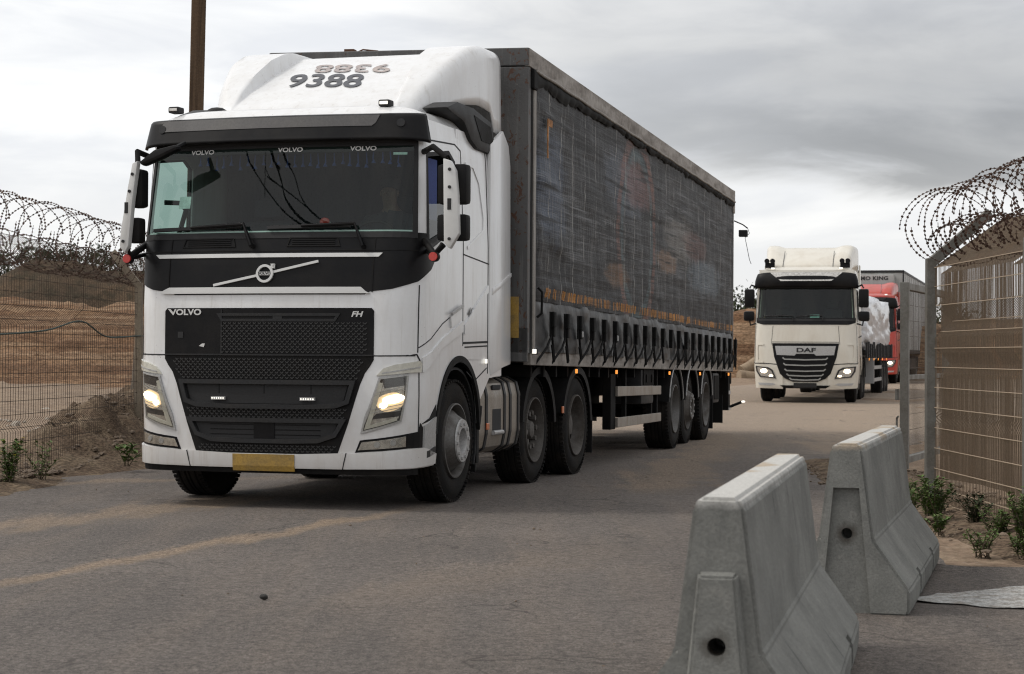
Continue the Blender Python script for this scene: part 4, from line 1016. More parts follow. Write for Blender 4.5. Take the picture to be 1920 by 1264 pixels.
def ftext(txt, size, x, h, mtl, rot=0, **k):
    mb = text_mb(txt, size, **k)
    for q in lots(-.3, .3, 24): bmesh.ops.bisect_plane(mb.bm, geom=mb.bm.verts[:]+mb.bm.edges[:]+mb.bm.faces[:], plane_co=(0, q, 0), plane_no=(0, 1, 0)); bmesh.ops.bisect_plane(mb.bm, geom=mb.bm.verts[:]+mb.bm.edges[:]+mb.bm.faces[:], plane_co=(q*2, 0, 0), plane_no=(1, 0, 0))
    for v in mb.bm.verts:
        a, b = v.co.x, v.co.y
        if rot: a, b = -a, -b
        b -= a*.12
        y = 1.0+(h+b)*.9; vv = max(0, (y-.86)/1.64)**(1/1.15); e_ = .62*abs(x+a)/(.74-.12*vv)
        v.co = Vector((x+a, y-.006, prof_c(y-.10*e_*e_*(1-vv))+.012))
    return build(mb, 'fleet_number', mtl, fo)
ftext('9388', .50, -.05, .455, fig, shear=-.25, bold=.008, sx=.74)
ftext('9388', .40, .01, .87, fig2, rot=1, shear=-.25, bold=.006, sx=.96)
# side air intake behind the cab shoulder
for f in (1, -1):
    m_ = MB(); m_.prism([(.85, 3.30), (1.15, 3.385), (1.6, 3.385), (2.12, 3.32), (2.24, 3.10), (2.14, 3.03), (1.70, 3.04), (1.52, 3.10), (1.32, 3.235), (1.0, 3.27)], f*1.0, f*1.24, 'x', .03)
    ai = build(m_, 'air_intake', gplas, TR, True, 40)
    m_ = MB(); m_.prism([(1.58, 3.32), (2.06, 3.27), (2.15, 3.12), (1.80, 3.12)], f*1.241, f*1.245, 'x')
    for k in range(0): m_.prism([(1.62+.1*k, 3.31-.01*k), (1.635+.1*k, 3.31-.01*k), (1.83+.07*k, 3.13), (1.815+.07*k, 3.13)], f*1.244, f*1.25, 'x')
    build(m_, 'intake_panel', plas, ai)
# low mouldings and markers along the roof's leading edge
for f, x in ((1, .83), (-1, 1.06)):
    m_ = MB(); m_.box(f*x-.05, f*x+.05, .45, .56, 3.27, 3.325, .015); mk = build(m_, 'roof_marker', dark, TR)
    m_ = MB(); m_.box(f*x-.035, f*x+.035, .442, .456, 3.285, 3.31, .004); build(m_, 'marker_lens', ledon if f == 1 else lampcol, mk)
m_ = MB(); m_.ball((-.82, .8, 3.31), .09, .10, .045); m_.cyl((-.82, .8, 3.24), (-.82, .8, 3.31), .06); build(m_, 'beacon_base', dark, TR, True)
# --- sun visor
vz = MB()
def visor(u, v):
    s = -1.30+2.60*u; a = abs(2*u-1)
    z = 2.945+.235*v; out = (.115-.030*v)*(1-.45*a**9)
    if v > .93: out *= .75
    return V.at(s, z, out)
vz.grid(visor, 60, 10)
vo_ = build(vz, 'sun_visor', black, TR, True, 50, solid=.02)
class Vis:
    A0, LC, YF = V.A0, V.LC, V.YF
    def at(s, a, z, off=0): return V.at(a, z, .115-.030*(z-2.945)/.235+.012+off)
VS = Vis()
m_ = MB(); patch(V, [(-1.02, 3.062), (.80, 3.062), (.84, 3.09), (.86, 3.155), (-1.0, 3.155), (-1.03, 3.13)], .004, .008, mb=m_, fn=lambda s, z, o: VS.at(s, z, o-.002)); build(m_, 'visor_panel', visg, vo_, True)
m_ = MB()
for f in (1, -1):
    c = V.at(f*1.02, 3.085, .108); n_ = V.nrm(f*1.02, 3.085); m_.tube([c-n_*.02, c+n_*.006], .034, 20)
build2(m_, 'visor_lamp', gplas, vo_, True)
m_ = MB()
for f in (1, -1):
    for z0_, z1_ in ((2.95, 2.99),): patch(V, [(f*-1.16, z0_), (f*1.16, z0_), (f*1.16, z1_), (f*-1.16, z1_)], .02, .03, mb=m_) if f == 1 else None
build(m_, 'visor_bracket', dark, TR)
# --- windscreen and surround
wsg = MB(); patch(V, [(-1.19, 2.215), (1.19, 2.215), (1.165, 2.955), (-1.165, 2.955)], .006, 0, mb=wsg)
wso = build(wsg, 'windscreen', glass, TR, True, 60)
m_ = stroke(V, [(-1.165, 2.20), (1.165, 2.20), (1.155, 2.95), (-1.155, 2.95)], .05, .011, .012, closed=True); build(m_, 'windscreen_seal', dark, wso)
# printed top band inside the glass with lettering
m_ = MB(); patch(V, [(-1.14, 2.885), (1.14, 2.885), (1.14, 2.94), (-1.14, 2.94)], .001, .003, mb=m_); build(m_, 'screen_band', dark, wso)
for s_, t_ in ((-.70, 'VOLVO'), (.10, 'VOLVO'), (.72, 'VOLVO')):
    text_on(V, t_, .052, s_, 2.905, 'screen_lettering', capw, wso, off=.008, bold=.0015, sx=1.25)
# --- black band under the windscreen, wrapping up to the side windows
bl = [(-1.30, 2.22), (1.30, 2.22), (1.33, 2.13), (1.66, 2.23), (1.56, 2.08), (1.40, 1.94), (1.22, 1.83), (1.0, 1.765), (.86, 1.745), (.83, 1.72), (-.83, 1.72), (-.86, 1.745), (-1.0, 1.765), (-1.22, 1.83), (-1.40, 1.94), (-1.56, 2.08), (-1.66, 2.23), (-1.33, 2.13)]
spatch(V, bl, 'front_band', black, TR, off=.006, thick=.02)
m_ = MB()
for f in (1, -1): stroke(V, [(f*.87, 1.74), (f*.87, 2.21)], .006, .010, .008, mb=m_)
stroke(V, [(-1.2, 2.075), (1.2, 2.075)], .008, .010, .008, mb=m_)
for (a, b) in ((-.78, -.30), (.16, .60)):
    stroke(V, [(a, 2.11), (b, 2.11), (b-.02, 2.175), (a+.02, 2.175)], .010, .014, .012, closed=True, mb=m_)
    for k in range(3): stroke(V, [(a+.04, 2.125+.017*k), (b-.04, 2.125+.017*k)], .006, .014, .012, mb=m_)
build(m_, 'cowl_vents', plas, TR)
spatch(V, [(-.95, 2.018), (.90, 2.018), (.925, 2.05), (-.985, 2.05)], 'trim_strip', capw, TR, off=.016, thick=.014)
spatch(V, [(-.90, 1.728), (.86, 1.728), (.80, 1.778), (-.86, 1.778), (-.92, 1.74)], 'trim_strip', capw, TR, off=.022, thick=.02)
lg = stroke(V, [(-.465, 1.795), (-.065, 1.875)], .020, .020, .014); stroke(V, [(.045, 1.897), (.44, 1.985)], .020, .020, .014, mb=lg)
lo = build(lg, 'badge_bar', capw, TR)
m_ = stroke(V, [(-.01+.064*math.cos(R(a)), 1.887+.064*math.sin(R(a))) for a in range(0, 360, 12)], .020, .028, .018, closed=True)
patch(V, [(.028, 1.945), (.062, 1.925), (.075, 1.962)], .028, .015, mb=m_); patch(V, [(.035, 1.965), (.075, 1.965), (.075, 1.925)], .028, .015, mb=m_)
patch(V, [(-.058, 1.873), (.038, 1.873), (.038, 1.901), (-.058, 1.901)], .026, .016, mb=m_)
bo = build(m_, 'round_badge', capw, TR)
text_on(V, 'VOLVO', .030, -.01, 1.887, 'badge_lettering', dark, bo, off=.030, bold=.001, sx=1.1)
# --- grille
GT = [(-.885, 1.24), (.885, 1.24), (.885, 1.59), (.87, 1.613), (-.87, 1.613), (-.885, 1.59)]
spatch(V, GT, 'upper_grille', black, TR, off=.006, thick=.02)
m_ = MB()
patch(V, [(-.885, 1.238), (-.885, 1.2), (-.80, 1.0), (-.70, .68), (-.615, .445), (-.5, .425), (.5, .425), (.615, .445), (.70, .68), (.80, 1.0), (.885, 1.2), (.885, 1.238)], .004, .03, mb=m_)
lgo = build(m_, 'lower_grille', plas, TR, True)
# honeycomb mesh
def honey(name, x0, x1, z0, z1, keep, par):
    m_ = MB(); dx = .044; dz = .021; k = 0; z = z0
    while z < z1:
        x = x0+(dx/2 if k % 2 else 0)
        while x < x1:
            if keep(x, z):
                for (pa, pb) in (((x, z), (x+dx*.32, z+dz*.5)), ((x, z), (x-dx*.32, z+dz*.5)), ((x-dx*.2, z), (x+dx*.2, z))):
                    a = V.at(pa[0], pa[1], .012); b = V.at(pb[0], pb[1], .012); d = (b-a).normalized(); nn = Vector((0, -1, 0)); s_ = d.cross(nn)*.0035
                    m_.bm.faces.new([m_.bm.verts.new(q) for q in (a-s_, b-s_, b+s_, a+s_)])
                    m_.bm.faces.new([m_.bm.verts.new(q) for q in (a+s_, b+s_, b+s_+Vector((0,.006,0)), a+s_+Vector((0,.006,0)))])
            x += dx
        z += dz; k += 1
    return build(m_, name, meshm, par, recalc=False)
meshm = mat('grille_mesh_black', (.017,.017,.017), .5)
honey('grille_mesh', -.375, .85, 1.255, 1.50, lambda x, z: True, lgo)
def lw(z): return lerp(z, [(.43, .60), (.68, .68), (1.0, .78), (1.2, .86)])
honey('grille_mesh', -.86, .86, .46, 1.20, lambda x, z: abs(x) < lw(z)-.03 and not (.80 < z < 1.03 and abs(x) < .76) and not (.52 < z < .73 and abs(x) < .68), lgo)
m_ = MB()
stroke(V, [(-.38, 1.515), (-.41, 1.56), (.62, 1.56), (.59, 1.515)], .022, .014, .014, closed=True, mb=m_)
stroke(V, [(-.385, 1.245), (-.385, 1.60)], .010, .012, .01, mb=m_); stroke(V, [(-.88, 1.236), (.88, 1.236)], .012, .014, .014, mb=m_)
patch(V, [(.07, 1.515), (.15, 1.515), (.15, 1.56), (.07, 1.56)], .012, .01, mb=m_)
build(m_, 'grille_intake', gplas, lgo)
patch_sq = MB(); patch(V, [(-.79, 1.37), (-.74, 1.37), (-.74, 1.42), (-.79, 1.42)], .010, .01, mb=patch_sq); build(patch_sq, 'sensor_recess', dark, lgo)
m_ = MB(); patch(V, [(-.59, 1.305), (-.545, 1.295), (-.535, 1.325), (-.56, 1.325)], .010, .006, mb=m_); build(m_, 'torn_sticker', capw, lgo)
# two raised bars framing the air inlets
m_ = MB()
stroke(V, [(-.745, 1.018), (.745, 1.018), (.70, .865), (.60, .832), (.30, .822), (-.30, .822), (-.60, .832), (-.70, .865)], .036, .034, .034, closed=True, mb=m_)
stroke(V, [(-.665, .712), (.665, .712), (.60, .60), (.46, .552), (.2, .545), (-.2, .545), (-.46, .552), (-.60, .60)], .034, .034, .034, closed=True, mb=m_)
build(m_, 'inlet_frame', gplas, lgo, True, 60)
m_ = MB()
for z in (.87, .915, .965): stroke(V, [(-.60, z), (.60, z)], .010, .004, .01, mb=m_)
for z in (.595, .635, .675): stroke(V, [(-.48, z), (.48, z)], .008, .008, .01, mb=m_)
for s_ in (-.4, 0, .4): stroke(V, [(s_, .85), (s_, 1.0)], .012, .006, .01, mb=m_)
patch(V, [(-.09, .56), (.09, .56), (.09, .70), (-.09, .70)], .012, .01, mb=m_)
build(m_, 'inlet_slats', black, lgo)
m_ = MB()
patch(V, [(-.66, .845), (-.62, .845), (.66, .845), (.70, 1.0), (-.70, 1.0)], .006, .004, mb=m_); patch(V, [(-.56, .565), (.56, .565), (.62, .70), (-.62, .70)], .006, .004, mb=m_)
build(m_, 'inlet_opening', dark, lgo)
for s_ in (-.40, .375):
    m_ = MB(); patch(V, [(s_-.062, .872), (s_+.062, .872), (s_+.062, .898), (s_-.062, .898)], .030, .03, mb=m_); lb_ = build(m_, 'led_bar', silver, lgo)
    m_ = MB()
    for k in range(6): c = V.at(s_-.05+.02*k, .885, .032); m_.ball(c, .007, .004, .007, 1)
    build(m_, 'led', ledon, lb_)
text_on(V, 'VOLVO', .066, -.715, 1.578, 'grille_lettering', capw, lgo, off=.012, bold=.0024, sx=1.32)
text_on(V, 'FH', .060, .77, 1.562, 'model_lettering', capw, lgo, off=.012, bold=.002, sx=1.25, shear=.25)
# --- headlights
for f in (-1, 1):
    hl = [(.925, 1.055), (1.13, 1.085), (1.115, .93), (1.075, .715), (.815, .625)]
    m_ = MB(); patch(V, [(f*a, b) for a, b in hl], .001, .05, mb=m_); ho = build(m_, 'headlight', dark, TR)
    m_ = MB(); stroke(V, [(f*a, b) for a, b in hl], .016, .012, .016, closed=True, mb=m_); build(m_, 'lamp_rim', silver, ho, True)
    m_ = MB(); patch(V, [(f*a, b) for a, b in [(.945, 1.03), (1.11, 1.06), (1.10, .93), (1.06, .74), (.85, .655)]], .004, .002, mb=m_); build(m_, 'reflector', lampcol, ho)
    m_ = MB()
    stroke(V, [(f*.935, 1.02), (f*.852, .665), (f*1.045, .735)], .026, .014, .01, mb=m_)
    build(m_, 'light_guide', drl, ho, True)
    m_ = MB(); c = V.at(f*1.03, .89, .012); n_ = V.nrm(f*1.03, .89); m_.bm.free()
    def blob(s0, z0, rs, rz, o_, nm, mm):
        b_ = MB(); patch(V, [(f*(s0+rs*math.cos(R(t_))*(1-.12*math.sin(R(t_)*2))), z0+rz*math.sin(R(t_))+.22*rs*math.cos(R(t_))) for t_ in range(0, 360, 20)], o_, .004, mb=b_); build(b_, nm, mm, ho, True)
    blob(1.0, .868, .098, .075, .010, 'lit_reflector', lampglow); blob(1.022, .892, .078, .034, .016, 'bulb', lampon); blob(.95, .84, .026, .024, .016, 'bulb', lampon)
    m_ = MB()
    for q in (.80, .825, .94, .96): stroke(V, [(f*(.90 if q > .9 else .87), q-.02), (f*1.09, q+.03)], .005, .018, .006, mb=m_)
    build(m_, 'reflector_ribs', silver, ho)
    m_ = MB(); patch(V, [(f*a, b) for a, b in [(.955, .975), (1.105, 1.0), (1.11, 1.06), (.945, 1.03)]], .009, .003, mb=m_); patch(V, [(f*a, b) for a, b in [(.875, .73), (.905, .775), (1.075, .80), (1.06, .755)]], .009, .003, mb=m_); build(m_, 'lamp_inner', gplas, ho)
    m_ = MB(); patch(V, [(f*a, b) for a, b in hl], .024, 0, mb=m_); build(m_, 'lens', lens, ho, True)
    # arched strip above
    m_ = MB(); patch(V, [(f*a, b) for a, b in [(.905, 1.075), (.95, 1.135), (1.03, 1.165), (1.235, 1.195), (1.26, 1.17), (1.25, 1.105), (1.14, 1.10)]], .018, .03, mb=m_); st_ = build(m_, 'light_strip', drl, TR, True, 60)
    m_ = stroke(V, [(f*.94, 1.095), (f*1.10, 1.125), (f*1.235, 1.145)], .010, .022, .008); build(m_, 'strip_groove', silver, st_)
    # fog lamp panel
    m_ = MB(); patch(V, [(f*a, b) for a, b in [(.76, .462), (.80, .56), (1.14, .615), (1.245, .63), (1.262, .70), (1.30, .66), (1.30, .50), (1.14, .497)]], .004, .02, mb=m_); fg = build(m_, 'fog_lamp', black, TR)
    m_ = MB(); patch(V, [(f*a, b) for a, b in [(.785, .482), (.815, .545), (1.12, .595), (1.12, .512)]], .009, .008, mb=m_); build(m_, 'reflector', lampcol, fg)
    m_ = MB()
    for s_, z_ in ((.91, .528), (1.02, .545)):
        c = V.at(f*s_, z_, .012); n_ = V.nrm(f*s_, z_); m_.tube([c-n_*.004, c+n_*.003], .024, 18)
    build(m_, 'lamp_ring', silver, fg, True)
    m_ = MB(); patch(V, [(f*a, b) for a, b in [(.785, .482), (.815, .545), (1.12, .595), (1.12, .512)]], .018, 0, mb=m_); build(m_, 'lens', lens, fg, True)
# --- bumper
m_ = MB()
patch(V, [(-.66, .335), (.66, .335), (.69, .458), (.30, .445), (-.30, .445), (-.69, .458)], .022, .06, mb=m_); 
for f in (1, -1): patch(V, [(f*a, b) for a, b in [(.664, .335), (1.2, .345), (sd_(.58), .36), (sd_(.60), .44), (1.30, .50), (1.16, .487), (.76, .455), (.695, .459)]], .022, .05, mb=m_)
bu_ = build(m_, 'bumper', white, TR, True, 30)
m_ = MB(); patch(V, [(-1.25, .285), (1.25, .285), (1.25, .333), (-1.25, .333)], .002, .05, mb=m_); build(m_, 'bumper_lip', plas, bu_)
m_ = MB()
for f in (1, -1): stroke(V, [(f*.662, .335), (f*.693, .459)], .008, .026, .01, mb=m_)
build2(m_, 'bumper_joint', dark, bu_)
m_ = MB(); patch(V, [(-.27, .312), (.265, .312), (.265, .44), (-.27, .44)], .030, .006, mb=m_); build(m_, 'number_plate', yellow, bu_)
for f in (1, -1):   # step plate behind the fog lamp
    m_ = MB(); patch(V, [(f*a, b) for a, b in [(1.315, .405), (sd_(.60), .445), (sd_(.60), .74), (1.31, .675)]], .012, .03, mb=m_); sp = build(m_, 'step_panel', silver, TR, True)
    m_ = MB(); patch(V, [(f*a, b) for a, b in [(1.335, .415), (sd_(.575), .445), (sd_(.575), .50), (1.335, .47)]], .022, .014, mb=m_); build(m_, 'step_tread', gplas, sp)
    m_ = MB(); patch(V, [(f*a, b) for a, b in [(1.27, .685), (sd_(.60), .745), (sd_(.60), .84), (1.40, .74)]], .006, .02, mb=m_); build(m_, 'step_black_triangle', plas, sp)  # black plastic triangle above the step panel
# wheel arch trim
m_ = MB()
for f in (1, -1): stroke(V, [(f*a, b) for a, b in [(sd_(.615), .60)]+[p for p in arch if p[1] > .64]+[(sd_(1.80), .80)]], .055, .012, .03, mb=m_)
build2(m_, 'wheel_arch_trim', plas, TR, True, 60)
m_ = MB()
for f in (1, -1): mudguard(m_, f*.80, f*1.21, 1.20, .54, .60, -25, 190, .02)
build2(m_, 'arch_liner', dark, TR)
# --- side glass, door handle, badge
for f in (1, -1):
    m_ = MB(); patch(V, [(f*a, b) for a, b in ([(1.33, 2.14), (1.72, 2.24), (2.06, 2.31), (2.05, 2.52), (1.34, 2.46)] if f == 1 else SW)], -.012, 0, mb=m_); sg_ = build(m_, 'side_window', sglass, TR, True)
    m_ = stroke(V, [(f*a, b) for a, b in SW], .035, .006, .02, closed=True); build(m_, 'window_seal', dark, sg_)
    m_ = MB(); patch(V, [(f*a, b) for a, b in [(sd_(.93), 1.56), (sd_(1.20), 1.64), (sd_(1.22), 1.55), (sd_(.95), 1.47)]], .016, .03, mb=m_); dh = build(m_, 'door_handle', white, TR, True)
    m_ = stroke(V, [(f*sd_(.93), 1.585), (f*sd_(1.22), 1.66)], .022, .034, .02); build(m_, 'handle_grip', silver, dh)
    text_on(V, '460', .13, f*sd_(1.50), 1.60, 'power_badge', visg, TR, off=.006, bold=.002, shear=.3) if f == 1 else None
    m_ = MB(); m_.box(f*1.262-.006, f*1.262+.006, 1.88, 1.93, 1.17, 1.21, .004); build(m_, 'side_marker', ledon if f == 1 else amber, TR)
    m_ = MB(); patch(V, [(f*1.33, 2.08), (f*1.66, 2.19), (f*1.72, 2.19), (f*1.35, 2.055)], .010, .01, mb=m_); build(m_, 'window_trim', capw, TR)
# --- mirrors
def mirror(f):
    yy = .18 if f > 0 else -.02; x0 = f*1.455 if f > 0 else -1.235
    hh = MB(); dx = (0, 0)
    if f < 0: x0 = -1.17; hh.prism([(-1.125, 2.82), (-1.175, 2.80), (-1.215, 2.6), (-1.275, 2.25), (-1.285, 2.12), (-1.24, 2.06), (-1.205, 2.12), (-1.17, 2.5)], yy-.035, yy+.03, 'y', .012)
    else: hh.prism([(x0-f*.01, 2.80), (x0+f*.05, 2.78), (x0+f*.095, 2.70), (x0+f*.115+dx[1]*.3, 2.5), (x0+f*.125+dx[1], 2.20), (x0+f*.05+dx[1], 2.08), (x0+dx[1], 2.13)], yy-.035, yy+.03, 'y', .012)
    mo = build(hh, 'mirror', capw, TR, True, 30)
    m_ = MB(); m_.tube([V.at(f*1.27, 2.88, .0), (-1.16 if f < 0 else f*1.34, yy+.03, 2.90), (-1.15 if f < 0 else x0, yy+.02, 2.81)], .024, 10); build(m_, 'mirror_arm', plas, mo, True)
    m_ = MB(); m_.tube([V.at(f*1.28, 2.16, 0), (-1.22 if f < 0 else f*1.36, yy+.03, 2.04), (-1.24 if f < 0 else x0-f*.02, yy+.02, 2.12)], .027, 10); build(m_, 'mirror_arm', plas, mo, True)
    a, b = (x0-.085, x0+.17) if f > 0 else (-1.235, -1.115)
    hh = MB(); hh.box(a, b, yy+.032, yy+.16, 2.44, 2.76, .035); hd1 = build(hh, 'mirror_head', plas, mo, True, 40)
    hh = MB(); hh.box(a-(.03 if f < 0 else 0), b-(.02 if f < 0 else 0), yy+.032, yy+.15, 2.15, 2.36, .03); build(hh, 'mirror_head', plas, mo, True, 40)
    hh = MB(); hh.box(a+.015, b-.015, yy+.158, yy+.166, 2.46, 2.74); build(hh, 'mirror_glass', chrome, mo)
    for z_ in (2.71, 2.57, 2.16):
        hh = MB(); q_ = x0+.048 if f > 0 else {2.71: -1.17, 2.57: -1.195, 2.16: -1.25}[z_]; hh.tube([(q_, yy-.045, z_), (q_, yy-.03, z_)], .013, 12); build(hh, 'mirror_bolt', dark, mo)
    q_ = x0+.03 if f > 0 else -1.24; hh = MB(); hh.box(q_, q_+.032, yy-.04, yy-.03, 2.39, 2.48, .003); build(hh, 'mirror_slot', dark, mo)
    # red marker on a stalk below
    hh = MB(); c = Vector((1.38, .14, 2.02)) if f > 0 else Vector((-1.24, .02, 2.02)); hh.tube([V.at(f*1.33, 2.08, 0), c], .018, 8); hh.tube([c+Vector((0,.03,0)), c-Vector((0,.02,0))], .040, 18); rm_ = build(hh, 'stalk_marker', plas, TR)
    hh = MB(); hh.tube([c-Vector((0,.02,0)), c-Vector((0,.036,0))], .035, 18); build(hh, 'marker_reflector', redm, rm_)
mirror(1); mirror(-1)
# kerb mirror hanging from the visor
m_ = MB(); m_.prism([(-1.06, 2.77), (-1.10, 2.80), (-.96, 2.90), (-.76, 2.94), (-.74, 2.90), (-.90, 2.83)], -.10, -.0, 'y', .025); m_.tube([(-.80, -.02, 2.92), (-.78, .10, 2.97)], .02, 8)
build(m_, 'kerb_mirror', black, TR, True, 40)
# wipers
def wiper(p0, p1, p2, p3):
    w1 = MB(); w1.tube([V.at(*p0, .03), V.at(*p0, .05), V.at(*p1, .055)], .020, 8); w1.tube([V.at(*p1, .055), V.at((p1[0]+p2[0]*2)/3, (p1[1]+p2[1]*2)/3, .05)], .012, 8)
    wo_ = build(w1, 'wiper', black, TR, True)
    b_ = stroke(V, [p2, p3], .030, .034, .024); build(b_, 'wiper_blade', dark, wo_)
wiper((-.15, 2.12), (-.23, 2.275), (-.62, 2.262), None or (-.62, 2.262)) if False else None
def wiper2(pv, kn, ba, bb):
    w1 = MB(); w1.tube([V.at(*pv, .02), V.at(*pv, .045), V.at(*kn, .06), V.at((kn[0]*.4+ba[0]*.6), kn[1]*.4+ba[1]*.6, .045)], lambda t: .022-.010*t, 8)
    wo_ = build(w1, 'wiper', black, TR, True); b_ = stroke(V, [ba, bb], .026, .034, .024); build(b_, 'wiper_blade', dark, wo_)
wiper2((-.14, 2.11), (-.22, 2.278), (-1.03, 2.252), (-.26, 2.272))
wiper2((.80, 2.10), (.72, 2.275), (-.02, 2.258), (.68, 2.268))
# --- interior
m_ = MB(); m_.box(-1.18, 1.18, .32, .75, 1.5, 2.17, .05); m_.box(-1.18, 1.18, .30, 2.4, 1.22, 1.45); m_.box(-1.15, 1.15, 1.75, 2.38, 1.4, 2.0, .05)
it = build(m_, 'dashboard', plas, TR)
m_ = MB()
for x in (-.62, .62): m_.box(x-.26, x+.26, .95, 1.45, 1.65, 1.85, .06); m_.box(x-.25, x+.25, 1.40, 1.56, 1.8, 2.42, .06); m_.box(x-.13, x+.13, 1.40, 1.52, 2.44, 2.62, .05)
build2(m_, 'seat', clothm, TR, True)
m_ = MB(); c = Vector((.62, .74, 2.16)); pts = [c+Vector((.22*math.cos(a), .10*math.sin(a), .20*math.sin(a))) for a in [k*2*PI/28 for k in range(28)]]; m_.tube(pts, .016, 8, closed=True); m_.tube([pts[0], pts[14]], .014, 6); m_.tube([c, c+Vector((0, .0, -.3))], .03, 8)
build(m_, 'steering_wheel', gplas, TR, True)
m_ = MB(); m_.tube([(-1.10, .62, 2.2), (-1.02, .62, 2.46), (-1.06, .58, 2.52), (-1.16, .5, 2.52)], .022, 8); build(m_, 'grab_handle', gplas, TR, True)
m_ = MB(); m_.grid(lambda u, v: (.38+.36*u, .34+.14*v, 2.185+.012*math.sin(u*9)+.02*v), 8, 4)
m_.grid(lambda u, v: (.70+.34*u, .33+.20*v, 2.19+.035*v+.012*math.sin(u*7+1)), 8, 4); build(m_, 'paper', paper, TR, solid=.002)
# dark curtains drawn round the sleeper, headlining
m_ = MB(); m_.grid(lambda u, v: (-1.14+2.28*u, 1.70+.03*math.sin(u*70), 1.6+1.5*v), 140, 2); m_.box(-1.14, 1.14, .45, 2.38, 3.04, 3.07); build(m_, 'cab_curtain', clothm, TR, True)
m_ = MB(); rr = random.Random(4)
for k in range(26):
    x = -.75+1.75*k/25; c = Vector((x, .35+rr.uniform(-.02, .02), 2.885)); l = rr.uniform(.05, .10)
    m_.tube([c, c-Vector((rr.uniform(-.01, .01), 0, l))], .006, 5); m_.tube([c-Vector((0, 0, l)), c-Vector((0, 0, l+.03))], lambda t: .006+.014*t, 6)
build(m_, 'tassel_fringe', bluet, TR)
m_ = MB(); m_.box(1.12, 1.18, .55, .78, 2.35, 2.85); build(m_, 'side_curtain', bluet, TR)
# overhead cables beside the road; the windscreen mirrors them
cabm = mat('black_cable', (.01,.01,.01), .6)
for i, (P, r_) in enumerate(zip([[(-11.13, 8.65, 9.31), (-10.76, 8.23, 9.17), (-10.35, 7.78, 9.0), (-9.91, 7.34, 8.84), (-9.41, 6.9, 8.69), (-8.79, 6.42, 8.59), (-8.24, 6.05, 8.52)], [(-10.23, 7.9, 9.44), (-9.83, 7.5, 9.3), (-9.57, 7.2, 9.1), (-9.38, 6.96, 8.88), (-8.96, 6.59, 8.72), (-8.42, 6.2, 8.62), (-7.76, 5.79, 8.56)], [(-9.89, 7.63, 9.49), (-9.43, 7.23, 9.38), (-9.06, 6.89, 9.22), (-8.82, 6.62, 8.99), (-8.39, 6.26, 8.81), (-7.74, 5.83, 8.69), (-6.96, 5.4, 8.61)], [(-10.23, 7.88, 9.41), (-10.22, 7.79, 9.25), (-10.08, 7.61, 9.12), (-9.83, 7.38, 9.05), (-9.53, 7.14, 9.01)]], (.015, .024, .015, .011))):
    P = [Vector(p) for p in P]; a = P[0]+(P[0]-P[1]).normalized()*9+Vector((0, 0, -.3)); b = P[-1]+(P[-1]-P[-2]).normalized()*9+Vector((0, 0, -.2)); P = [a]+P+[b]; out = []
    for k in range(len(P)-1):
        for q in range(8):
            t = q/8; p0, p1, p2, p3 = P[max(0, k-1)], P[k], P[k+1], P[min(len(P)-1, k+2)]
            out.append(.5*((2*p1)+(p2-p0)*t+(2*p0-5*p1+4*p2-p3)*t*t+(3*p1-p0-3*p2+p3)*t**3))
    mb = MB(); mb.tube(out+[P[-1]], r_, 6)
    tag(build(mb, 'overhead_cable', cabm, smooth=True), ['leftmost slack black cable mirrored in the windscreen', 'thickest twisted black cable mirrored in the middle of the windscreen', 'rightmost black cable mirrored in the windscreen', 'short thin looping cable mirrored between the longer ones'][i], 'cable', 'overhead cables mirrored in the windscreen')
m_ = MB(); patch(V, [(.94, 2.855), (1.06, 2.855), (1.06, 2.875), (.94, 2.875)], -.004, .003, mb=m_); build(m_, 'toll_sticker', paper, wso)
m_ = MB(); patch(V, [(-.86, 2.44), (-.77, 2.44), (-.77, 2.54), (-.86, 2.54)], -.004, .003, mb=m_); build(m_, 'round_sticker', paper, wso)
m_ = MB(); m_.ball((.34, .40, 2.33), .045, .02, .035); build(m_, 'red_charm', redm, TR); m_ = MB(); m_.grid(lambda u, v: (.27+.16*u, .42, 2.29+.05*v*math.sin(u*PI)+.01*math.sin(u*14)), 8, 3); build(m_, 'crumpled_wrapper', paper, TR)
# --- driver
def ring_skin(name, path, m, par, sub=2):
    """path: {id: (pos, radius, parent)} grown with the skin modifier"""
    ids = list(path); me = bpy.data.meshes.new(name); ix = {k: i for i, k in enumerate(ids)}
    me.from_pydata([path[k][0] for k in ids], [(ix[path[k][2]], ix[k]) for k in ids if path[k][2] is not None], [])
    o = bpy.data.objects.new(name, me); C.objects.link(o); sk = o.modifiers.new('s', 'SKIN'); sb = o.modifiers.new('u', 'SUBSURF'); sb.levels = sb.render_levels = sub
    for i, k in enumerate(ids):
        r = path[k][1]; me.skin_vertices[0].data[i].radius = r if isinstance(r, tuple) else (r, r)
    me.skin_vertices[0].data[0].use_root = True
    dg = bpy.context.evaluated_depsgraph_get(); dg.update(); me2 = bpy.data.meshes.new_from_object(o.evaluated_get(dg)); o.modifiers.clear(); o.data = me2; me2.materials.clear(); me2.materials.append(m)
    for p in me2.polygons: p.use_smooth = True
    o.parent = par; return o
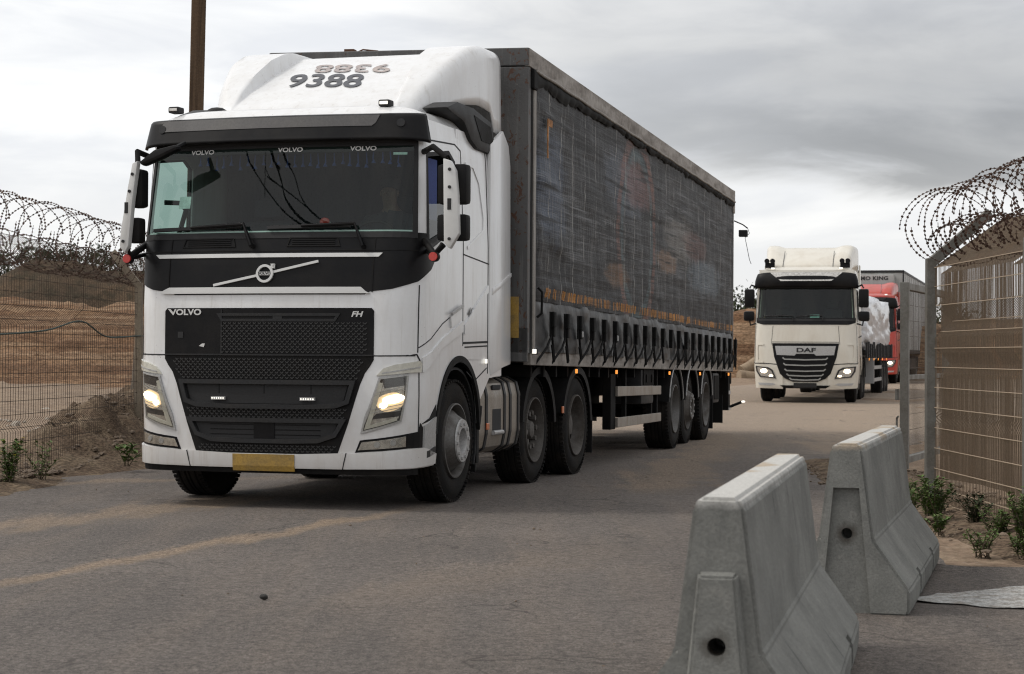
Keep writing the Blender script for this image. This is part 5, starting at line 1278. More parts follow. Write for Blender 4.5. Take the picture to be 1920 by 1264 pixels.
def hand(path, wrist, par_id, pre, d, palm_n, grip):
    """five fingers from a palm; d = finger direction, curled towards grip"""
    d = Vector(d).normalized(); n = Vector(palm_n).normalized(); s = d.cross(n).normalized(); W_ = Vector(wrist)
    path[pre+'palm'] = (W_+d*.06, (.036, .018), par_id)
    for i, (o_, l) in enumerate(((-.030, .068), (-.010, .078), (.010, .074), (.030, .058))):
        b = W_+d*.095+s*o_; path[pre+'f%da' % i] = (b, .0095, pre+'palm')
        c = b+(d*.7+n*.5).normalized()*l*.5; path[pre+'f%db' % i] = (c, .0085, pre+'f%da' % i)
        path[pre+'f%dc' % i] = (c+(d*.1+n*1).normalized()*l*.5, .0075, pre+'f%db' % i)
    b = W_+d*.035-s*.036; path[pre+'ta'] = (b, .011, pre+'palm'); path[pre+'tb'] = (b+(d*.5-s*.5+n*.5).normalized()*.05, .009, pre+'ta')
dr = empty('person', (-1.9811, 15.3068, 0.015), -.29, 'driver in dark clothing seated behind the wheel of the front truck', 'person')
px = .62
path = {'pel': (Vector((px, 1.22, 1.93)), (.17, .13), None), 'ch': (Vector((px, 1.25, 2.20)), (.19, .13), 'pel'), 'sh': (Vector((px, 1.22, 2.40)), (.15, .10), 'ch'), 'nk': (Vector((px, 1.19, 2.50)), .055, 'sh'), 'hd': (Vector((px, 1.16, 2.60)), (.075, .085), 'nk'), 'ht': (Vector((px, 1.16, 2.69)), (.07, .08), 'hd')}
for sgn, pre in ((1, 'r'), (-1, 'l')):
    path[pre+'s'] = (Vector((px+sgn*.19, 1.22, 2.38)), .065, 'sh'); path[pre+'e'] = (Vector((px+sgn*.27, 1.03, 2.18)), .048, pre+'s'); path[pre+'w'] = (Vector((px+sgn*.21, .86, 2.20)), .030, pre+'e')
    hand(path, (px+sgn*.21, .85, 2.20), pre+'w', pre, (0, -1, .15), (-sgn*.6, 0, -.5), None)
    path[pre+'h'] = (Vector((px+sgn*.11, 1.12, 1.90)), .09, 'pel'); path[pre+'k'] = (Vector((px+sgn*.16, .82, 1.95)), .07, pre+'h'); path[pre+'a'] = (Vector((px+sgn*.15, .72, 1.62)), .045, pre+'k')
bd = ring_skin('body', path, skin, dr)
bd.data.materials.append(clothm)
for p in bd.data.polygons:
    c = p.center; p.material_index = 0 if (c.z > 2.47 or (c.y < .87 and c.z > 2.0)) else 1
m_ = MB(); m_.ball((px, 1.19, 2.705), .090, .095, .078, 3); build(m_, 'hair', dark, dr, True)
m_ = MB(); m_.tube([(px, 1.08, 2.62), (px, 1.05, 2.595)], .014, 8); m_.ball((px-.032, 1.075, 2.635), .011); m_.ball((px+.032, 1.075, 2.635), .011); m_.box(px-.025, px+.025, 1.068, 1.078, 2.56, 2.566); 
for sgn in (-1, 1): m_.ball((px+sgn*.076, 1.17, 2.62), .010, .02, .028)
build(m_, 'face', skin, dr, True)
tp = {k: (path[k][0], tuple(x+.016 for x in (path[k][1] if isinstance(path[k][1], tuple) else (path[k][1],)*2)), path[k][2]) for k in ('pel', 'ch', 'sh', 'rs', 're', 'ls', 'le')}
ring_skin('shirt', tp, clothm, dr)
# --- chassis, tanks, wheels
m_ = MB()
for x in (-.42, .42): m_.box(x-.05, x+.05, .4, 6.3, .72, 1.0)
for y in (1.9, 3.0, 4.4, 5.9): m_.box(-.4, .4, y-.06, y+.06, .75, .95)
m_.box(-1.0, 1.0, .3, 1.95, .45, 1.15, .05); m_.box(-.9, .9, 2.0, 2.6, .5, 1.15, .05)
for y in (1.20, 3.74, 5.17): m_.cyl((-1.0, y, .52), (1.0, y, .52), .08)
m_.box(-.5, .5, 4.3, 5.3, 1.0, 1.13, .03); m_.box(-1.05, 1.05, 2.45, 2.60, 1.05, 1.2, .02)
build(m_, 'chassis', under, TR)
for f in (1, -1):
    tank = MB(); tank.prism([(f*.62, .36), (f*1.10, .36), (f*1.19, .42), (f*1.215, .55), (f*1.215, .88), (f*1.19, .99), (f*1.10, 1.04), (f*.62, 1.04)], 1.87, 3.16, 'y', .03)
    to = build(tank, 'fuel_tank', alu, TR, True, 30)
    m_ = MB()
    for y in (2.06, 2.62, 2.80, 3.06):
        m_.prism([(f*.62, .35), (f*1.105, .35), (f*1.20, .412), (f*1.226, .545), (f*1.226, .885), (f*1.20, .998), (f*1.105, 1.05), (f*.62, 1.05)], y-.03, y+.03, 'y', .004)
    build(m_, 'tank_strap', gplas, to)
    m_ = MB(); m_.box(min(f*1.218, f*1.10), max(f*1.218, f*1.10), 2.25, 2.52, .56, .76, .01); m_.box(min(f*1.219, f*1.2), max(f*1.219, f*1.2), 2.25, 2.5, .93, .975, .01); build(m_, 'tank_step_recess', dark, to)
    m_ = MB(); m_.tube([(f*1.225, 2.24, .545), (f*1.225, 2.53, .545)], .022, 10); m_.box(min(f*1.1, f*1.2), max(f*1.1, f*1.2), 2.20, 2.55, 1.045, 1.075, .01); build(m_, 'tank_step', silver, to)
    m_ = MB(); m_.box(min(f*1.235, f*1.222), max(f*1.235, f*1.222), 2.03, 2.11, .58, .64, .005); build(m_, 'side_reflector', amber, to)
    # flap behind the front wheel and top deck
    m_ = MB(); m_.box(min(f*.85, f*1.20), max(f*.85, f*1.20), 1.80, 1.825, .22, 1.05, .004); m_.box(min(f*1.2, f*1.215), max(f*1.2, f*1.215), 1.79, 1.86, .30, 1.08, .005); build(m_, 'splash_guard', plas, TR)
    # pusher and drive wheel guards
    m_ = MB(); mudguard(m_, f*.72, f*1.24, 3.74, .53, .605, 5, 172, .07); mudguard(m_, f*.66, f*1.25, 5.17, .53, .60, 2, 168, .07); 
    m_.box(min(f*.7, f*1.24), max(f*.7, f*1.24), 5.80, 5.82, .20, .60)
    build(m_, 'mudguard', plas, TR, True, 45)
    m_ = MB(); m_.box(min(f*1.262, f*1.25), max(f*1.262, f*1.25), 4.50, 4.57, .66, .73, .004); build(m_, 'side_reflector', amber, TR)
    wheel(TR, f*1.22, 1.20, f, 'steer')
    wheel(TR, f*1.21, 3.74, f, 'push', r=.52, wd=.30, inset=.02)
    wheel(TR, f*1.235, 5.17, f, 'drive', r=.52, wd=.26, dual=True)
# air lines between cab and trailer
m_ = MB()
for k in range(3):
    pts = []
    for i in range(60):
        t = i/59; pts.append((.25-.2*k+.05*math.cos(t*40), 2.5+t*.45, 1.95+.06*math.sin(t*40)-.5*math.sin(t*PI)))
    m_.tube(pts, .010, 6)
build(m_, 'air_line', plas, TR, True)
# ================================================================== CURTAIN-SIDED TRAILER
TL = empty('semi_trailer', (-1.7849, 15.2515, 0.015), -.2533, 'long dark curtain-sided trailer with rusty headboard behind the front truck', 'trailer')
FY, RY = 2.90, 16.50
WARP[0] = lambda p: Vector((p.x, p.y, p.z-.0112*(p.y-FY)*(1 if p.z > .9 else max(0, p.z)/.9)-.014*p.x*(1 if p.z > 1 else 0)))
ZT, ZB = 4.10, 1.30
def head_mat():
    m = mat('grey_headboard', (.075,.073,.072), .6, .1, fine=.12, bump=.15); t = m.node_tree; p = t.nodes['Principled BSDF']
    o = nd(t, 'ShaderNodeTexCoord').outputs['Object']
    a = noi(t, mapn(t, o, (1, 1, .6)), 1.6, 6, .6); b = noi(t, mapn(t, o, (1.5, 1.5, 1)), 13, 6, .65, .5); e = noi(t, mapn(t, o, (8, 8, .5)), 2, 5, .6)
    col = mix(t, ramp(t, a, [(.4, 0), (.65, 1)]), (.062,.061,.061), (.085,.083,.082))
    col = mix(t, ramp(t, e, [(.52, 0), (.62, .4)]), col, (.14,.137,.133))
    sx = nd(t, 'ShaderNodeSeparateXYZ'); t.links.new(o, sx.inputs[0])
    near = ramp(t, mth(t, 'ABSOLUTE', mth(t, 'SUBTRACT', sx.outputs[0], 1.12)), [(.0, .09), (.16, .05), (.2, -.03)], 'LINEAR')
    near = mth(t, 'MAXIMUM', near, ramp(t, mth(t, 'ABSOLUTE', mth(t, 'SUBTRACT', sx.outputs[2], 3.93)), [(0, .05), (.02, .04), (.04, 0)], 'LINEAR'))
    mk = ramp(t, mth(t, 'ADD', b, near), [(.645, 0), (.665, 1)])
    col = mix(t, mk, col, (.065,.027,.014))
    col = mix(t, ramp(t, noi(t, o, 22, 5, .7), [(.66, 0), (.7, .8)]), col, (.20,.19,.18))
    t.links.new(col, p.inputs['Base Color']); return m
headm = head_mat()
railm = mat('weathered_rail', (.26,.235,.21), .6, .1, dirt=(.07,.056,.046), dirt_amt=.85, dscale=(1,.5,2), dnoise=3, fine=.15, fscale=14)
postm2 = mat('pillar_pale', (.24,.225,.205), .55, .1, dirt=(.15,.12,.10), dirt_amt=.7, dscale=(3,3,.4))
def curt_mat():
    m = bpy.data.materials.new('faded_curtain'); m.use_nodes = True; t = m.node_tree; p = t.nodes['Principled BSDF']
    o = nd(t, 'ShaderNodeTexCoord').outputs['Object']; sx = nd(t, 'ShaderNodeSeparateXYZ'); t.links.new(o, sx.inputs[0]); Y, Z = sx.outputs[1], sx.outputs[2]
    zz = mth(t, 'ADD', Z, mth(t, 'MULTIPLY', mth(t, 'SUBTRACT', Y, 2.9), .0112))
    a = noi(t, mapn(t, o, (0, .35, .8)), 1.2, 5, .6)
    h0 = noi(t, mapn(t, o, (0, .16, 30), rot=(.006, 0, 0)), 1.0, 4, .6)
    col = mix(t, ramp(t, a, [(.42, 0), (.58, 1)]), (.012,.012,.0135), (.023,.0225,.024))
    col = mix(t, mth(t, 'MULTIPLY', ramp(t, h0, [(.50, 0), (.60, 1)], 'LINEAR'), .38), col, (.075,.076,.082))
    # level rub marks from straps and folds: long thin pale scratches
    h1 = noi(t, mapn(t, o, (0, .22, 13), rot=(.012, 0, 0)), 2.2, 8, .75, .15)
    h2 = noi(t, mapn(t, o, (0, .5, 42)), 2.0, 6, .8)
    hs = mth(t, 'MULTIPLY', ramp(t, h1, [(.49, 0), (.58, 1)], 'LINEAR'), ramp(t, h2, [(.44, .0), (.57, 1)], 'LINEAR'))
    body = ramp(t, zz, [(0, 0), (1, 1)], 'LINEAR')
    zone = mth(t, 'MULTIPLY', mth(t, 'MULTIPLY', mth(t, 'SUBTRACT', zz, 1.95), 2.2, clamp=True), mth(t, 'MULTIPLY', mth(t, 'SUBTRACT', 3.85, zz), 3, clamp=True))
    z2 = mth(t, 'MULTIPLY', zone, ramp(t, noi(t, mapn(t, o, (0, .28, .9), (0, 5, 1)), 1.3, 3, .5), [(.38, .25), (.62, 1)]))
    col = mix(t, mth(t, 'MULTIPLY', mth(t, 'MULTIPLY', hs, z2), .62), col, (.24,.245,.255))
    # remains of old print in faded colours
    def blot(cy, cz, ry, rz, c, amt, ns, ph):
        nonlocal col
        dy = mth(t, 'DIVIDE', mth(t, 'SUBTRACT', Y, cy), ry); dz = mth(t, 'DIVIDE', mth(t, 'SUBTRACT', zz, cz), rz)
        d = mth(t, 'SQRT', mth(t, 'ADD', mth(t, 'MULTIPLY', dy, dy), mth(t, 'MULTIPLY', dz, dz)))
        nn = noi(t, mapn(t, o, (0, ns, ns*1.6), (0, ph, ph)), 1.6, 6, .65)
        f = mth(t, 'MULTIPLY', ramp(t, mth(t, 'ADD', d, mth(t, 'MULTIPLY', mth(t, 'SUBTRACT', nn, .5), 1.2)), [(.55, 1), (1.05, 0)]), ramp(t, h2, [(.36, .3), (.6, 1)]))
        col = mix(t, mth(t, 'MULTIPLY', f, amt), col, c)
    def arc(cy, cz, r0, wd, c, amt):
        nonlocal col
        dy = mth(t, 'SUBTRACT', Y, cy); dz = mth(t, 'MULTIPLY', mth(t, 'SUBTRACT', zz, cz), 1.0)
        d = mth(t, 'SQRT', mth(t, 'ADD', mth(t, 'MULTIPLY', dy, dy), mth(t, 'MULTIPLY', dz, dz)))
        f = ramp(t, mth(t, 'DIVIDE', mth(t, 'ABSOLUTE', mth(t, 'SUBTRACT', d, r0)), wd), [(.4, 1), (1, 0)])
        f = mth(t, 'MULTIPLY', f, ramp(t, h1, [(.36, .15), (.6, 1)]))
        col = mix(t, mth(t, 'MULTIPLY', f, amt), col, c)
    blot(7.4, 3.25, 1.5, .45, (.13,.155,.20), .40, .9, 1); blot(3.7, 2.9, .8, .7, (.10,.13,.19), .5, 1.2, 4); blot(8.2, 3.35, 1.2, .35, (.26,.12,.10), .45, 1.4, 7)
    arc(8.2, 2.75, 1.15, .12, (.24,.11,.08), .55); arc(8.2, 2.75, .95, .10, (.10,.16,.17), .5)
    blot(11.2, 2.9, 1.3, .42, (.28,.26,.23), .40, 1.6, 11); blot(10.3, 2.55, 1.0, .18, (.30,.17,.09), .45, 1.7, 3); blot(13.6, 2.5, 1.8, .30, (.19,.24,.28), .5, 1.5, 9); blot(12.6, 2.9, 1.2, .25, (.24,.12,.10), .35, 1.5, 2); blot(7.0, 2.2, .8, .18, (.28,.15,.07), .40, 1.5, 6)
    # upright seams every 0.55 m with pale wear, and fine weave lines
    fy = mth(t, 'FRACT', mth(t, 'DIVIDE', Y, .55)); sw = ramp(t, mth(t, 'ABSOLUTE', mth(t, 'SUBTRACT', fy, .5)), [(0, 1), (.018, .8), (.035, 0)], 'LINEAR')
    fy2 = mth(t, 'FRACT', mth(t, 'DIVIDE', Y, .092)); sw2 = ramp(t, mth(t, 'ABSOLUTE', mth(t, 'SUBTRACT', fy2, .5)), [(0, 1), (.10, 0)], 'LINEAR')
    vv = noi(t, mapn(t, o, (0, 3, 1.4)), 1.4, 6, .7)
    col = mix(t, mth(t, 'MULTIPLY', mth(t, 'MULTIPLY', sw, ramp(t, vv, [(.45, .0), (.58, 1)])), .75), col, (.36,.35,.33))
    col = mix(t, mth(t, 'MULTIPLY', mth(t, 'MULTIPLY', sw2, z2), .34), col, (.30,.31,.32))
    v3 = noi(t, mapn(t, o, (0, 9, .7)), 1.5, 6, .7); col = mix(t, mth(t, 'MULTIPLY', ramp(t, v3, [(.53, 0), (.62, 1)]), .35), col, (.17,.165,.16))
    # worn orange print: a row of upright strokes just above the hem
    oz = mth(t, 'ABSOLUTE', mth(t, 'SUBTRACT', mth(t, 'ADD', zz, mth(t, 'MULTIPLY', mth(t, 'SUBTRACT', noi(t, mapn(t, o, (0, 12, 1)), 1.0, 1, .5), .5), .05)), 1.85))
    of = mth(t, 'MULTIPLY', mth(t, 'LESS_THAN', oz, .046), mth(t, 'GREATER_THAN', Y, 3.4))
    of = mth(t, 'MULTIPLY', of, ramp(t, noi(t, mapn(t, o, (0, 15, .3)), 1.0, 2, .6), [(.47, .0), (.52, 1)], 'LINEAR'))
    of = mth(t, 'MULTIPLY', of, ramp(t, noi(t, mapn(t, o, (0, 1.9, .1), (0, 7, 0)), 1.0, 1, .5), [(.34, .15), (.40, 1)], 'LINEAR'))
    col = mix(t, mth(t, 'MULTIPLY', of, .92), col, mix(t, ramp(t, noi(t, mapn(t, o, (0, 40, 3)), 1.0, 2, .5), [(.4, 0), (.6, 1)]), (.46,.20,.03), (.22,.09,.018)))
    # dark level streaks
    col = mix(t, ramp(t, noi(t, mapn(t, o, (0, .25, 6), (0, 3, 7)), 2.0, 5, .6), [(.54, 0), (.62, .75)]), col, (.010,.010,.011))
    t.links.new(col, p.inputs['Base Color']); p.inputs['Roughness'].default_value = .55; p.inputs['Specular IOR Level'].default_value = .12
    bu = nd(t, 'ShaderNodeBump'); bu.inputs['Strength'].default_value = .45; bu.inputs['Distance'].default_value = .02
    t.links.new(mth(t, 'ADD', h1, mth(t, 'MULTIPLY', sw, .4)), bu.inputs['Height']); t.links.new(bu.outputs[0], p.inputs['Normal'])
    return m
curtm = curt_mat()
skirtm = mat('curtain_skirt', (.0145,.015,.0165), .42, spec=.3, dirt=(.036,.035,.033), dirt_amt=.5, dscale=(1,1,1), dnoise=2.5, fine=.06, fscale=12, bump=.2, bscale=12)
strapm = mat('strap_webbing', (.006,.006,.006), .8, spec=.2)
oranges = mat('orange_print', (.36,.14,.02), .6, dirt=(.10,.05,.02), dirt_amt=.9, dnoise=8, fine=.4, fscale=30)
# headboard: panels, corner pillar, top rail
m_ = MB(); m_.box(-1.275, 1.275, FY-.14, FY, ZB-.02, ZT-.02); 
for x in (-.85, -.4, .05, .5): m_.box(x-.02, x+.02, FY-.155, FY-.138, ZB+.1, ZT-.25, .004)
hb1 = build(m_, 'headboard', headm, TL)
m_ = MB(); m_.box(-1.28, 1.28, FY-.165, FY+.01, ZT-.16, ZT+.008, .01); m_.box(.98, 1.278, FY-.162, FY-.13, ZB-.02, ZT-.17, .006); m_.box(-1.278, -.98, FY-.162, FY-.13, ZB-.02, ZT-.17, .006); m_.box(-1.278, 1.278, FY-.162, FY-.13, ZB-.10, ZB+.22, .006)
build(m_, 'headboard_frame', headm, hb1)
m_ = MB(); m_.box(1.10, 1.20, FY-.170, FY-.163, ZB+.12, ZB+.50); build(m_, 'reflective_strip', yellow, hb1)
m_ = MB(); m_.box(-.55, -.45, FY-.1, FY-.02, ZT+.008, ZT+.04, .004); m_.tube([(-.43, FY-.1, ZT), (-.36, FY-.1, ZT+.03), (-.22, FY-.06, ZT+.02)], .008, 6)
build(m_, 'roof_bracket', rust, TL)
# roof sheet and side rails
m_ = MB(); m_.box(-1.24, 1.24, FY-.05, RY, ZT-.06, ZT-.02); build(m_, 'roof_sheet', railm, TL)
for f in (1, -1):
    m_ = MB()
    for k, (a, b) in enumerate(((FY-.16, FY+4.6), (FY+4.615, FY+9.3), (FY+9.315, RY))):
        m_.box(min(f*1.24, f*1.288), max(f*1.24, f*1.288), a, b, ZT-.165, ZT+.004, .006)
    tr_ = build(m_, 'top_rail', railm, TL)
    m_ = MB(); m_.tube([(f*1.305, FY+.02+(RY-FY-.05)*k/60, ZT-.180-.004*math.sin(k*1.3)) for k in range(61)], .015, 8); build(m_, 'rail_tube', postm2, tr_, True)
    # gathered dark flap under the rail
    rr = random.Random(6 if f == 1 else 9); N_ = 150; off = [rr.uniform(0, 1) for _ in range(N_+2)]
    def flap(u, v):
        k = u*N_; i = int(k); t_ = k-i; n_ = off[i]*(1-t_)+off[i+1]*t_
        y = FY+.04+(RY-FY-.08)*u
        dp = (.13 if y < FY+1.8 else .075)+.045*fbm(y, 0, 1, 1.4)
        return (f*(1.285+.022*math.sin(v*PI)+.016*(n_-.5)), y, ZT-.17-dp*v-.018*n_*v)
    m_ = MB(); m_.grid(flap, N_*2, 5); build(m_, 'curtain_flap', strapm, TL, True, 50)
# curtains
def cur(f):
    rr = random.Random(2)
    def fn(u, v):
        y = FY+.10+(RY-FY-.16)*u; z = 1.78+(ZT-.22-1.78)*v
        b = .003*math.cos(2*PI*y/.55)*(.3+.7*(1-v)) + .012*fbm(y, z*2.2, 1, .8) + .014*fbm(y*.35, z*5, 2, 1.4)*(1 if y < FY+1.6 else .45)
        b += .028*math.sin(PI*v)**.6*math.exp(-((y-FY-.45)/.5)**2)*(math.sin(z*9)*.4+.6) - .02*math.exp(-((y-FY-.1)/.1)**2)
        return (f*(1.272+b), y, z-.10*0)
    m_ = MB(); m_.grid(fn, 420, 60); return build(m_, 'side_curtain', curtm, TL, True, 80)
cu1 = cur(1); cur(-1)
def zorange(y): return 1.80-.05*math.sin(PI*(y-FY)/13.6)-.006*(y-FY)
def skirt(f):
    def fn(u, v):
        y = FY+.10+(RY-FY-.16)*u; zt = 1.80; z = zt-(zt-1.30)*v
        b = .034*abs(math.sin(PI*(y-FY-.30)/.61))*v**1.2+.018*fbm(y, z*2, 4, 1.5)-.012*math.exp(-((v-.0)/.08)**2)
        return (f*(1.270+b), y, z+.015*fbm(y, 2, 0, .7)*v)
    m_ = MB(); m_.grid(fn, 420, 14); return build(m_, 'curtain_skirt', skirtm, TL, True, 80)
sk1 = skirt(1); skirt(-1)
# orange printed ticks in a row above the skirt (old lettering worn to strokes)
m_ = MB(); m_.box(1.318, 1.324, FY+.42, FY+.46, 3.15, 3.52); m_.box(1.318, 1.324, FY+.44, FY+.62, 3.46, 3.53); build(m_, 'orange_marking', oranges, cu1)
# front pillar
for f in (1, -1):
    m_ = MB(); m_.box(min(f*1.25, f*1.292), max(f*1.25, f*1.292), FY+.02, FY+.11, ZB-.02, ZT-.19, .01); pl_ = build(m_, 'front_pillar', postm2, TL)
    m_ = MB(); m_.box(min(f*1.24, f*1.28), max(f*1.24, f*1.28), FY-.05, FY+.018, ZB-.02, ZT-.165, .004); m_.box(min(f*1.25, f*1.31), max(f*1.25, f*1.31), FY-.06, FY+.10, ZT-.36, ZT-.17, .02); build(m_, 'pillar_gasket', strapm, pl_)
    m_ = MB(); m_.tube([(f*1.30, FY+.13, 1.62), (f*1.34, FY+.15, 1.66), (f*1.34, FY+.17, 1.86), (f*1.30, FY+.17, 1.90)], .012, 8); build(m_, 'ratchet_handle', strapm, pl_)
m_ = MB(); m_.box(1.285, 1.325, FY+.04, FY+.10, ZB-.03, ZB+.03, .01); mk_ = build(m_, 'front_marker', dark, TL); m_ = MB(); m_.box(1.28, 1.32, FY+.02, FY+.045, ZB-.022, ZB+.022, .006); build(m_, 'marker_lens', ledon, mk_)
# floor rail
m_ = MB()
for f in (1, -1): m_.box(min(f*1.20, f*1.275), max(f*1.20, f*1.275), FY+.0, RY, 1.17, 1.305, .008)
m_.box(-1.2, 1.2, FY, RY, 1.22, 1.28); build(m_, 'side_rail', railm, TL)
# straps with buckles and loose tails
sp0 = None; n_st = 22; rr = random.Random(33)
ys_ = [FY+.62+.61*k for k in range(n_st)]
for k, y in enumerate(ys_):
    m_ = MB(); x = 1.320
    m_.box(x-.004, x+.012, y-.055, y+.055, 1.45, 1.69, .004)
    b0 = Vector((x+.01, y, 1.47)); tx = rr.uniform(.04, .12)
    if k not in (2, 11): m_.tube([b0, b0+Vector((0, -.10-tx, -.12)), Vector((1.28, y-.30-tx, 1.21)), (1.25, y-.33-tx, 1.16)], .012, 5)
    if k != 11:
        lp = rr.uniform(.10, .2)
        m_.tube([b0+Vector((0, .0, -.0)), b0+Vector((0, .05, -.12)), b0+Vector((.004, .09, -lp-.08)), b0+Vector((.004, .06, -lp-.10)), b0+Vector((0, .0, -.10))], .0115, 5)
        if rr.random() < .6: m_.tube([b0, b0+Vector((0, -.05, -.14)), b0+Vector((0, -.08, -.24))], .010, 5)
    so1 = build(m_, 'strap', strapm, TL)
    m_ = MB(); m_.box(x+.01, x+.045, y-.045, y+.045, 1.54, 1.69, .01); m_.box(x+.012, x+.04, y-.03, y+.03, 1.45, 1.55, .008); build(m_, 'buckle', strapm, so1)
    if k in (2, 5): m_ = MB(); m_.box(x+.03, x+.05, y-.02, y+.02, 1.47, 1.53, .005); build(m_, 'bright_hook', silver, so1)
    c = so1.copy(); C.objects.link(c); c.scale = (-1, 1, 1)
    for ch in so1.children: d = ch.copy(); C.objects.link(d); d.parent = c
# coiled end strap at the rear corner
m_ = MB(); m_.tube([(1.33, RY-.05+.06*math.cos(a), 1.50+.05*math.sin(a)-.01*a) for a in [i*.5 for i in range(30)]], .010, 5); m_.tube([(1.33, RY-.06, 1.72), (1.335, RY-.06, 1.2)], .010, 5); build(m_, 'rope_coil', strapm, TL)
# chassis beams, crossmembers, side lamps
m_ = MB()
for x in (-.5, .5): m_.box(x-.06, x+.06, FY+.3, RY-.1, .80, 1.18)
for i in range(26): m_.box(-1.2, 1.2, FY+.3+.52*i, FY+.36+.52*i, 1.06, 1.17)
m_.box(-1.15, -.3, 6.1, 6.9, .55, 1.1, .03); m_.box(-.4, .4, 7.0, 8.6, .62, .95, .05)
for y in (11.10, 12.45, 13.80): m_.cyl((-1.0, y, .53), (1.0, y, .53), .075); m_.box(-.6, -.45, y-.5, y+.4, .6, .85); m_.box(.45, .6, y-.5, y+.4, .6, .85)
m_.box(-1.0, 1.0, 6.05, 6.15, .9, 1.1)
build(m_, 'chassis_frame', under, TL)
for f in (1, -1):
    m_ = MB(); m_.box(min(f*.78, f*.92), max(f*.78, f*.92), 5.98, 6.14, .42, 1.12, .01); m_.box(min(f*.80, f*.9), max(f*.80, f*.9), 6.0, 6.12, .24, .44, .006); m_.box(min(f*.72, f*.98), max(f*.72, f*.98), 5.92, 6.2, .20, .24, .006); m_.box(min(f*.9, f*1.0), max(f*.9, f*1.0), 6.0, 6.14, .9, .98)
    build(m_, 'landing_leg', under, TL)
    m_ = MB()   # side under-run guard
    for (z0_, z1_) in ((.44, .56), (.82, .94)): m_.box(min(f*1.20, f*1.235), max(f*1.20, f*1.235), 7.25, 10.1, z0_, z1_, .006)
    gd = build(m_, 'side_guard', alu, TL)
    m_ = MB(); m_.box(min(f*1.10, f*1.20), max(f*1.10, f*1.20), 7.0, 7.28, .42, 1.1, .01)
    for y in (7.9, 9.6, 10.0): m_.box(min(f*1.15, f*1.20), max(f*1.15, f*1.20), y-.035, y+.035, .45, 1.15)
    build(m_, 'guard_post', under, gd)
    m_ = MB(); m_.box(min(f*.80, f*1.22), max(f*.80, f*1.22), 8.80, 9.62, .70, 1.20, .03); tb = build(m_, 'tool_box', gplas, TL, True, 40)
    m_ = MB(); m_.box(min(f*1.22, f*1.235), max(f*1.22, f*1.235), 8.86, 9.56, .95, 1.17, .008); m_.box(min(f*1.235, f*1.25), max(f*1.235, f*1.25), 9.0, 9.06, 1.0, 1.1, .004); m_.box(min(f*1.235, f*1.25), max(f*1.235, f*1.25), 9.36, 9.42, 1.0, 1.1, .004); build(m_, 'box_lid', under, tb)
    m_ = MB(); m_.box(min(f*.85, f*1.22), max(f*.85, f*1.22), 14.75, 15.35, .62, 1.14, .03); tb = build(m_, 'tool_box', gplas, TL, True, 40)
    m_ = MB(); m_.box(min(f*1.22, f*1.232), max(f*1.22, f*1.232), 14.80, 15.3, .68, 1.1, .008); build(m_, 'box_lid', under, tb)
    for i, (y, kd, rmm) in enumerate(((11.10, 'drive', rimm), (12.45, 'steer', rimd), (13.80, 'drive', rimm))):
        wheel(TL, f*1.25, y, f, kd, r=.535, wd=.36, rm=rmm, inset=.0 if kd == 'drive' else .05)
        m_ = MB(); mudguard(m_, f*.85, f*1.262, y, .56, .585, 8, 172, .055)
        mg = build(m_, 'mudguard', plas, TL, True, 45, warp=False)
        m_ = MB(); m_.tube([(f*1.268, y+.565*math.cos(R(a)), .56+.565*math.sin(R(a))) for a in range(10, 172, 6)], .009, 6); build(m_, 'guard_rim', silver, mg, warp=False)
    for y in (4.9, 7.0, 10.55, 13.15, 16.1):
        m_ = MB(); m_.box(min(f*1.255, f*1.275), max(f*1.255, f*1.275), y-.022, y+.022, 1.10, 1.145, .006); build(m_, 'side_marker', amberon, TL)
    m_ = MB(); m_.box(min(f*.85, f*1.25), max(f*.85, f*1.25), 14.50, 14.52, .17, .70, .003); build(m_, 'mud_flap', strapm, TL)
    m_ = MB(); m_.box(min(f*.85, f*1.2), max(f*.85, f*1.2), 15.9, 15.92, .22, .75, .003); build(m_, 'mud_flap', strapm, TL)
# rear frame, doors, bumper, lamps
m_ = MB(); m_.box(-1.275, 1.275, RY-.02, RY+.06, 1.16, ZT-.0, .01); rd = build(m_, 'rear_door', headm, TL)
m_ = MB(); m_.box(-1.29, 1.29, RY-.06, RY+.10, ZT-.36, ZT-.20, .01); m_.box(-1.29, 1.29, RY-.05, RY+.10, ZT-.19, ZT+.01, .01); build(m_, 'rear_frame', railm, rd)
m_ = MB()
for x in (-.8, -.3, .3, .8): m_.tube([(x, RY+.08, 1.2), (x, RY+.08, 3.9)], .018, 8)
build(m_, 'lock_rod', silver, rd)
m_ = MB(); m_.box(-1.2, 1.2, RY-.12, RY, .45, .57, .01); m_.box(-1.25, 1.25, RY-.10, RY+.04, .95, 1.15, .01)
for f in (1, -1): m_.box(min(f*1.05, f*1.24), max(f*1.05, f*1.24), RY-.25, RY-.04, .45, 1.1, .008)
build(m_, 'rear_bumper', under, TL)
m_ = MB()
for f in (1, -1): m_.box(min(f*1.242, f*1.25), max(f*1.242, f*1.25), RY-.24, RY-.04, .76, .83); m_.box(min(f*1.242, f*1.25), max(f*1.242, f*1.25), RY-.24, RY-.04, .455, .50)
build(m_, 'bumper_reflector', silver, TL)
for f in (1, -1):
    m_ = MB(); m_.tube([(f*1.2, RY+.02, .50), (f*1.32, RY+.05, .56), (f*1.42, RY+.08, .61)], .026, 10); ol = build(m_, 'outrigger_lamp', strapm, TL, True)
    m_ = MB(); m_.ball((f*1.44, RY+.06, .615), .035, .025, .025); build(m_, 'lamp_lens', ledon, ol, True)
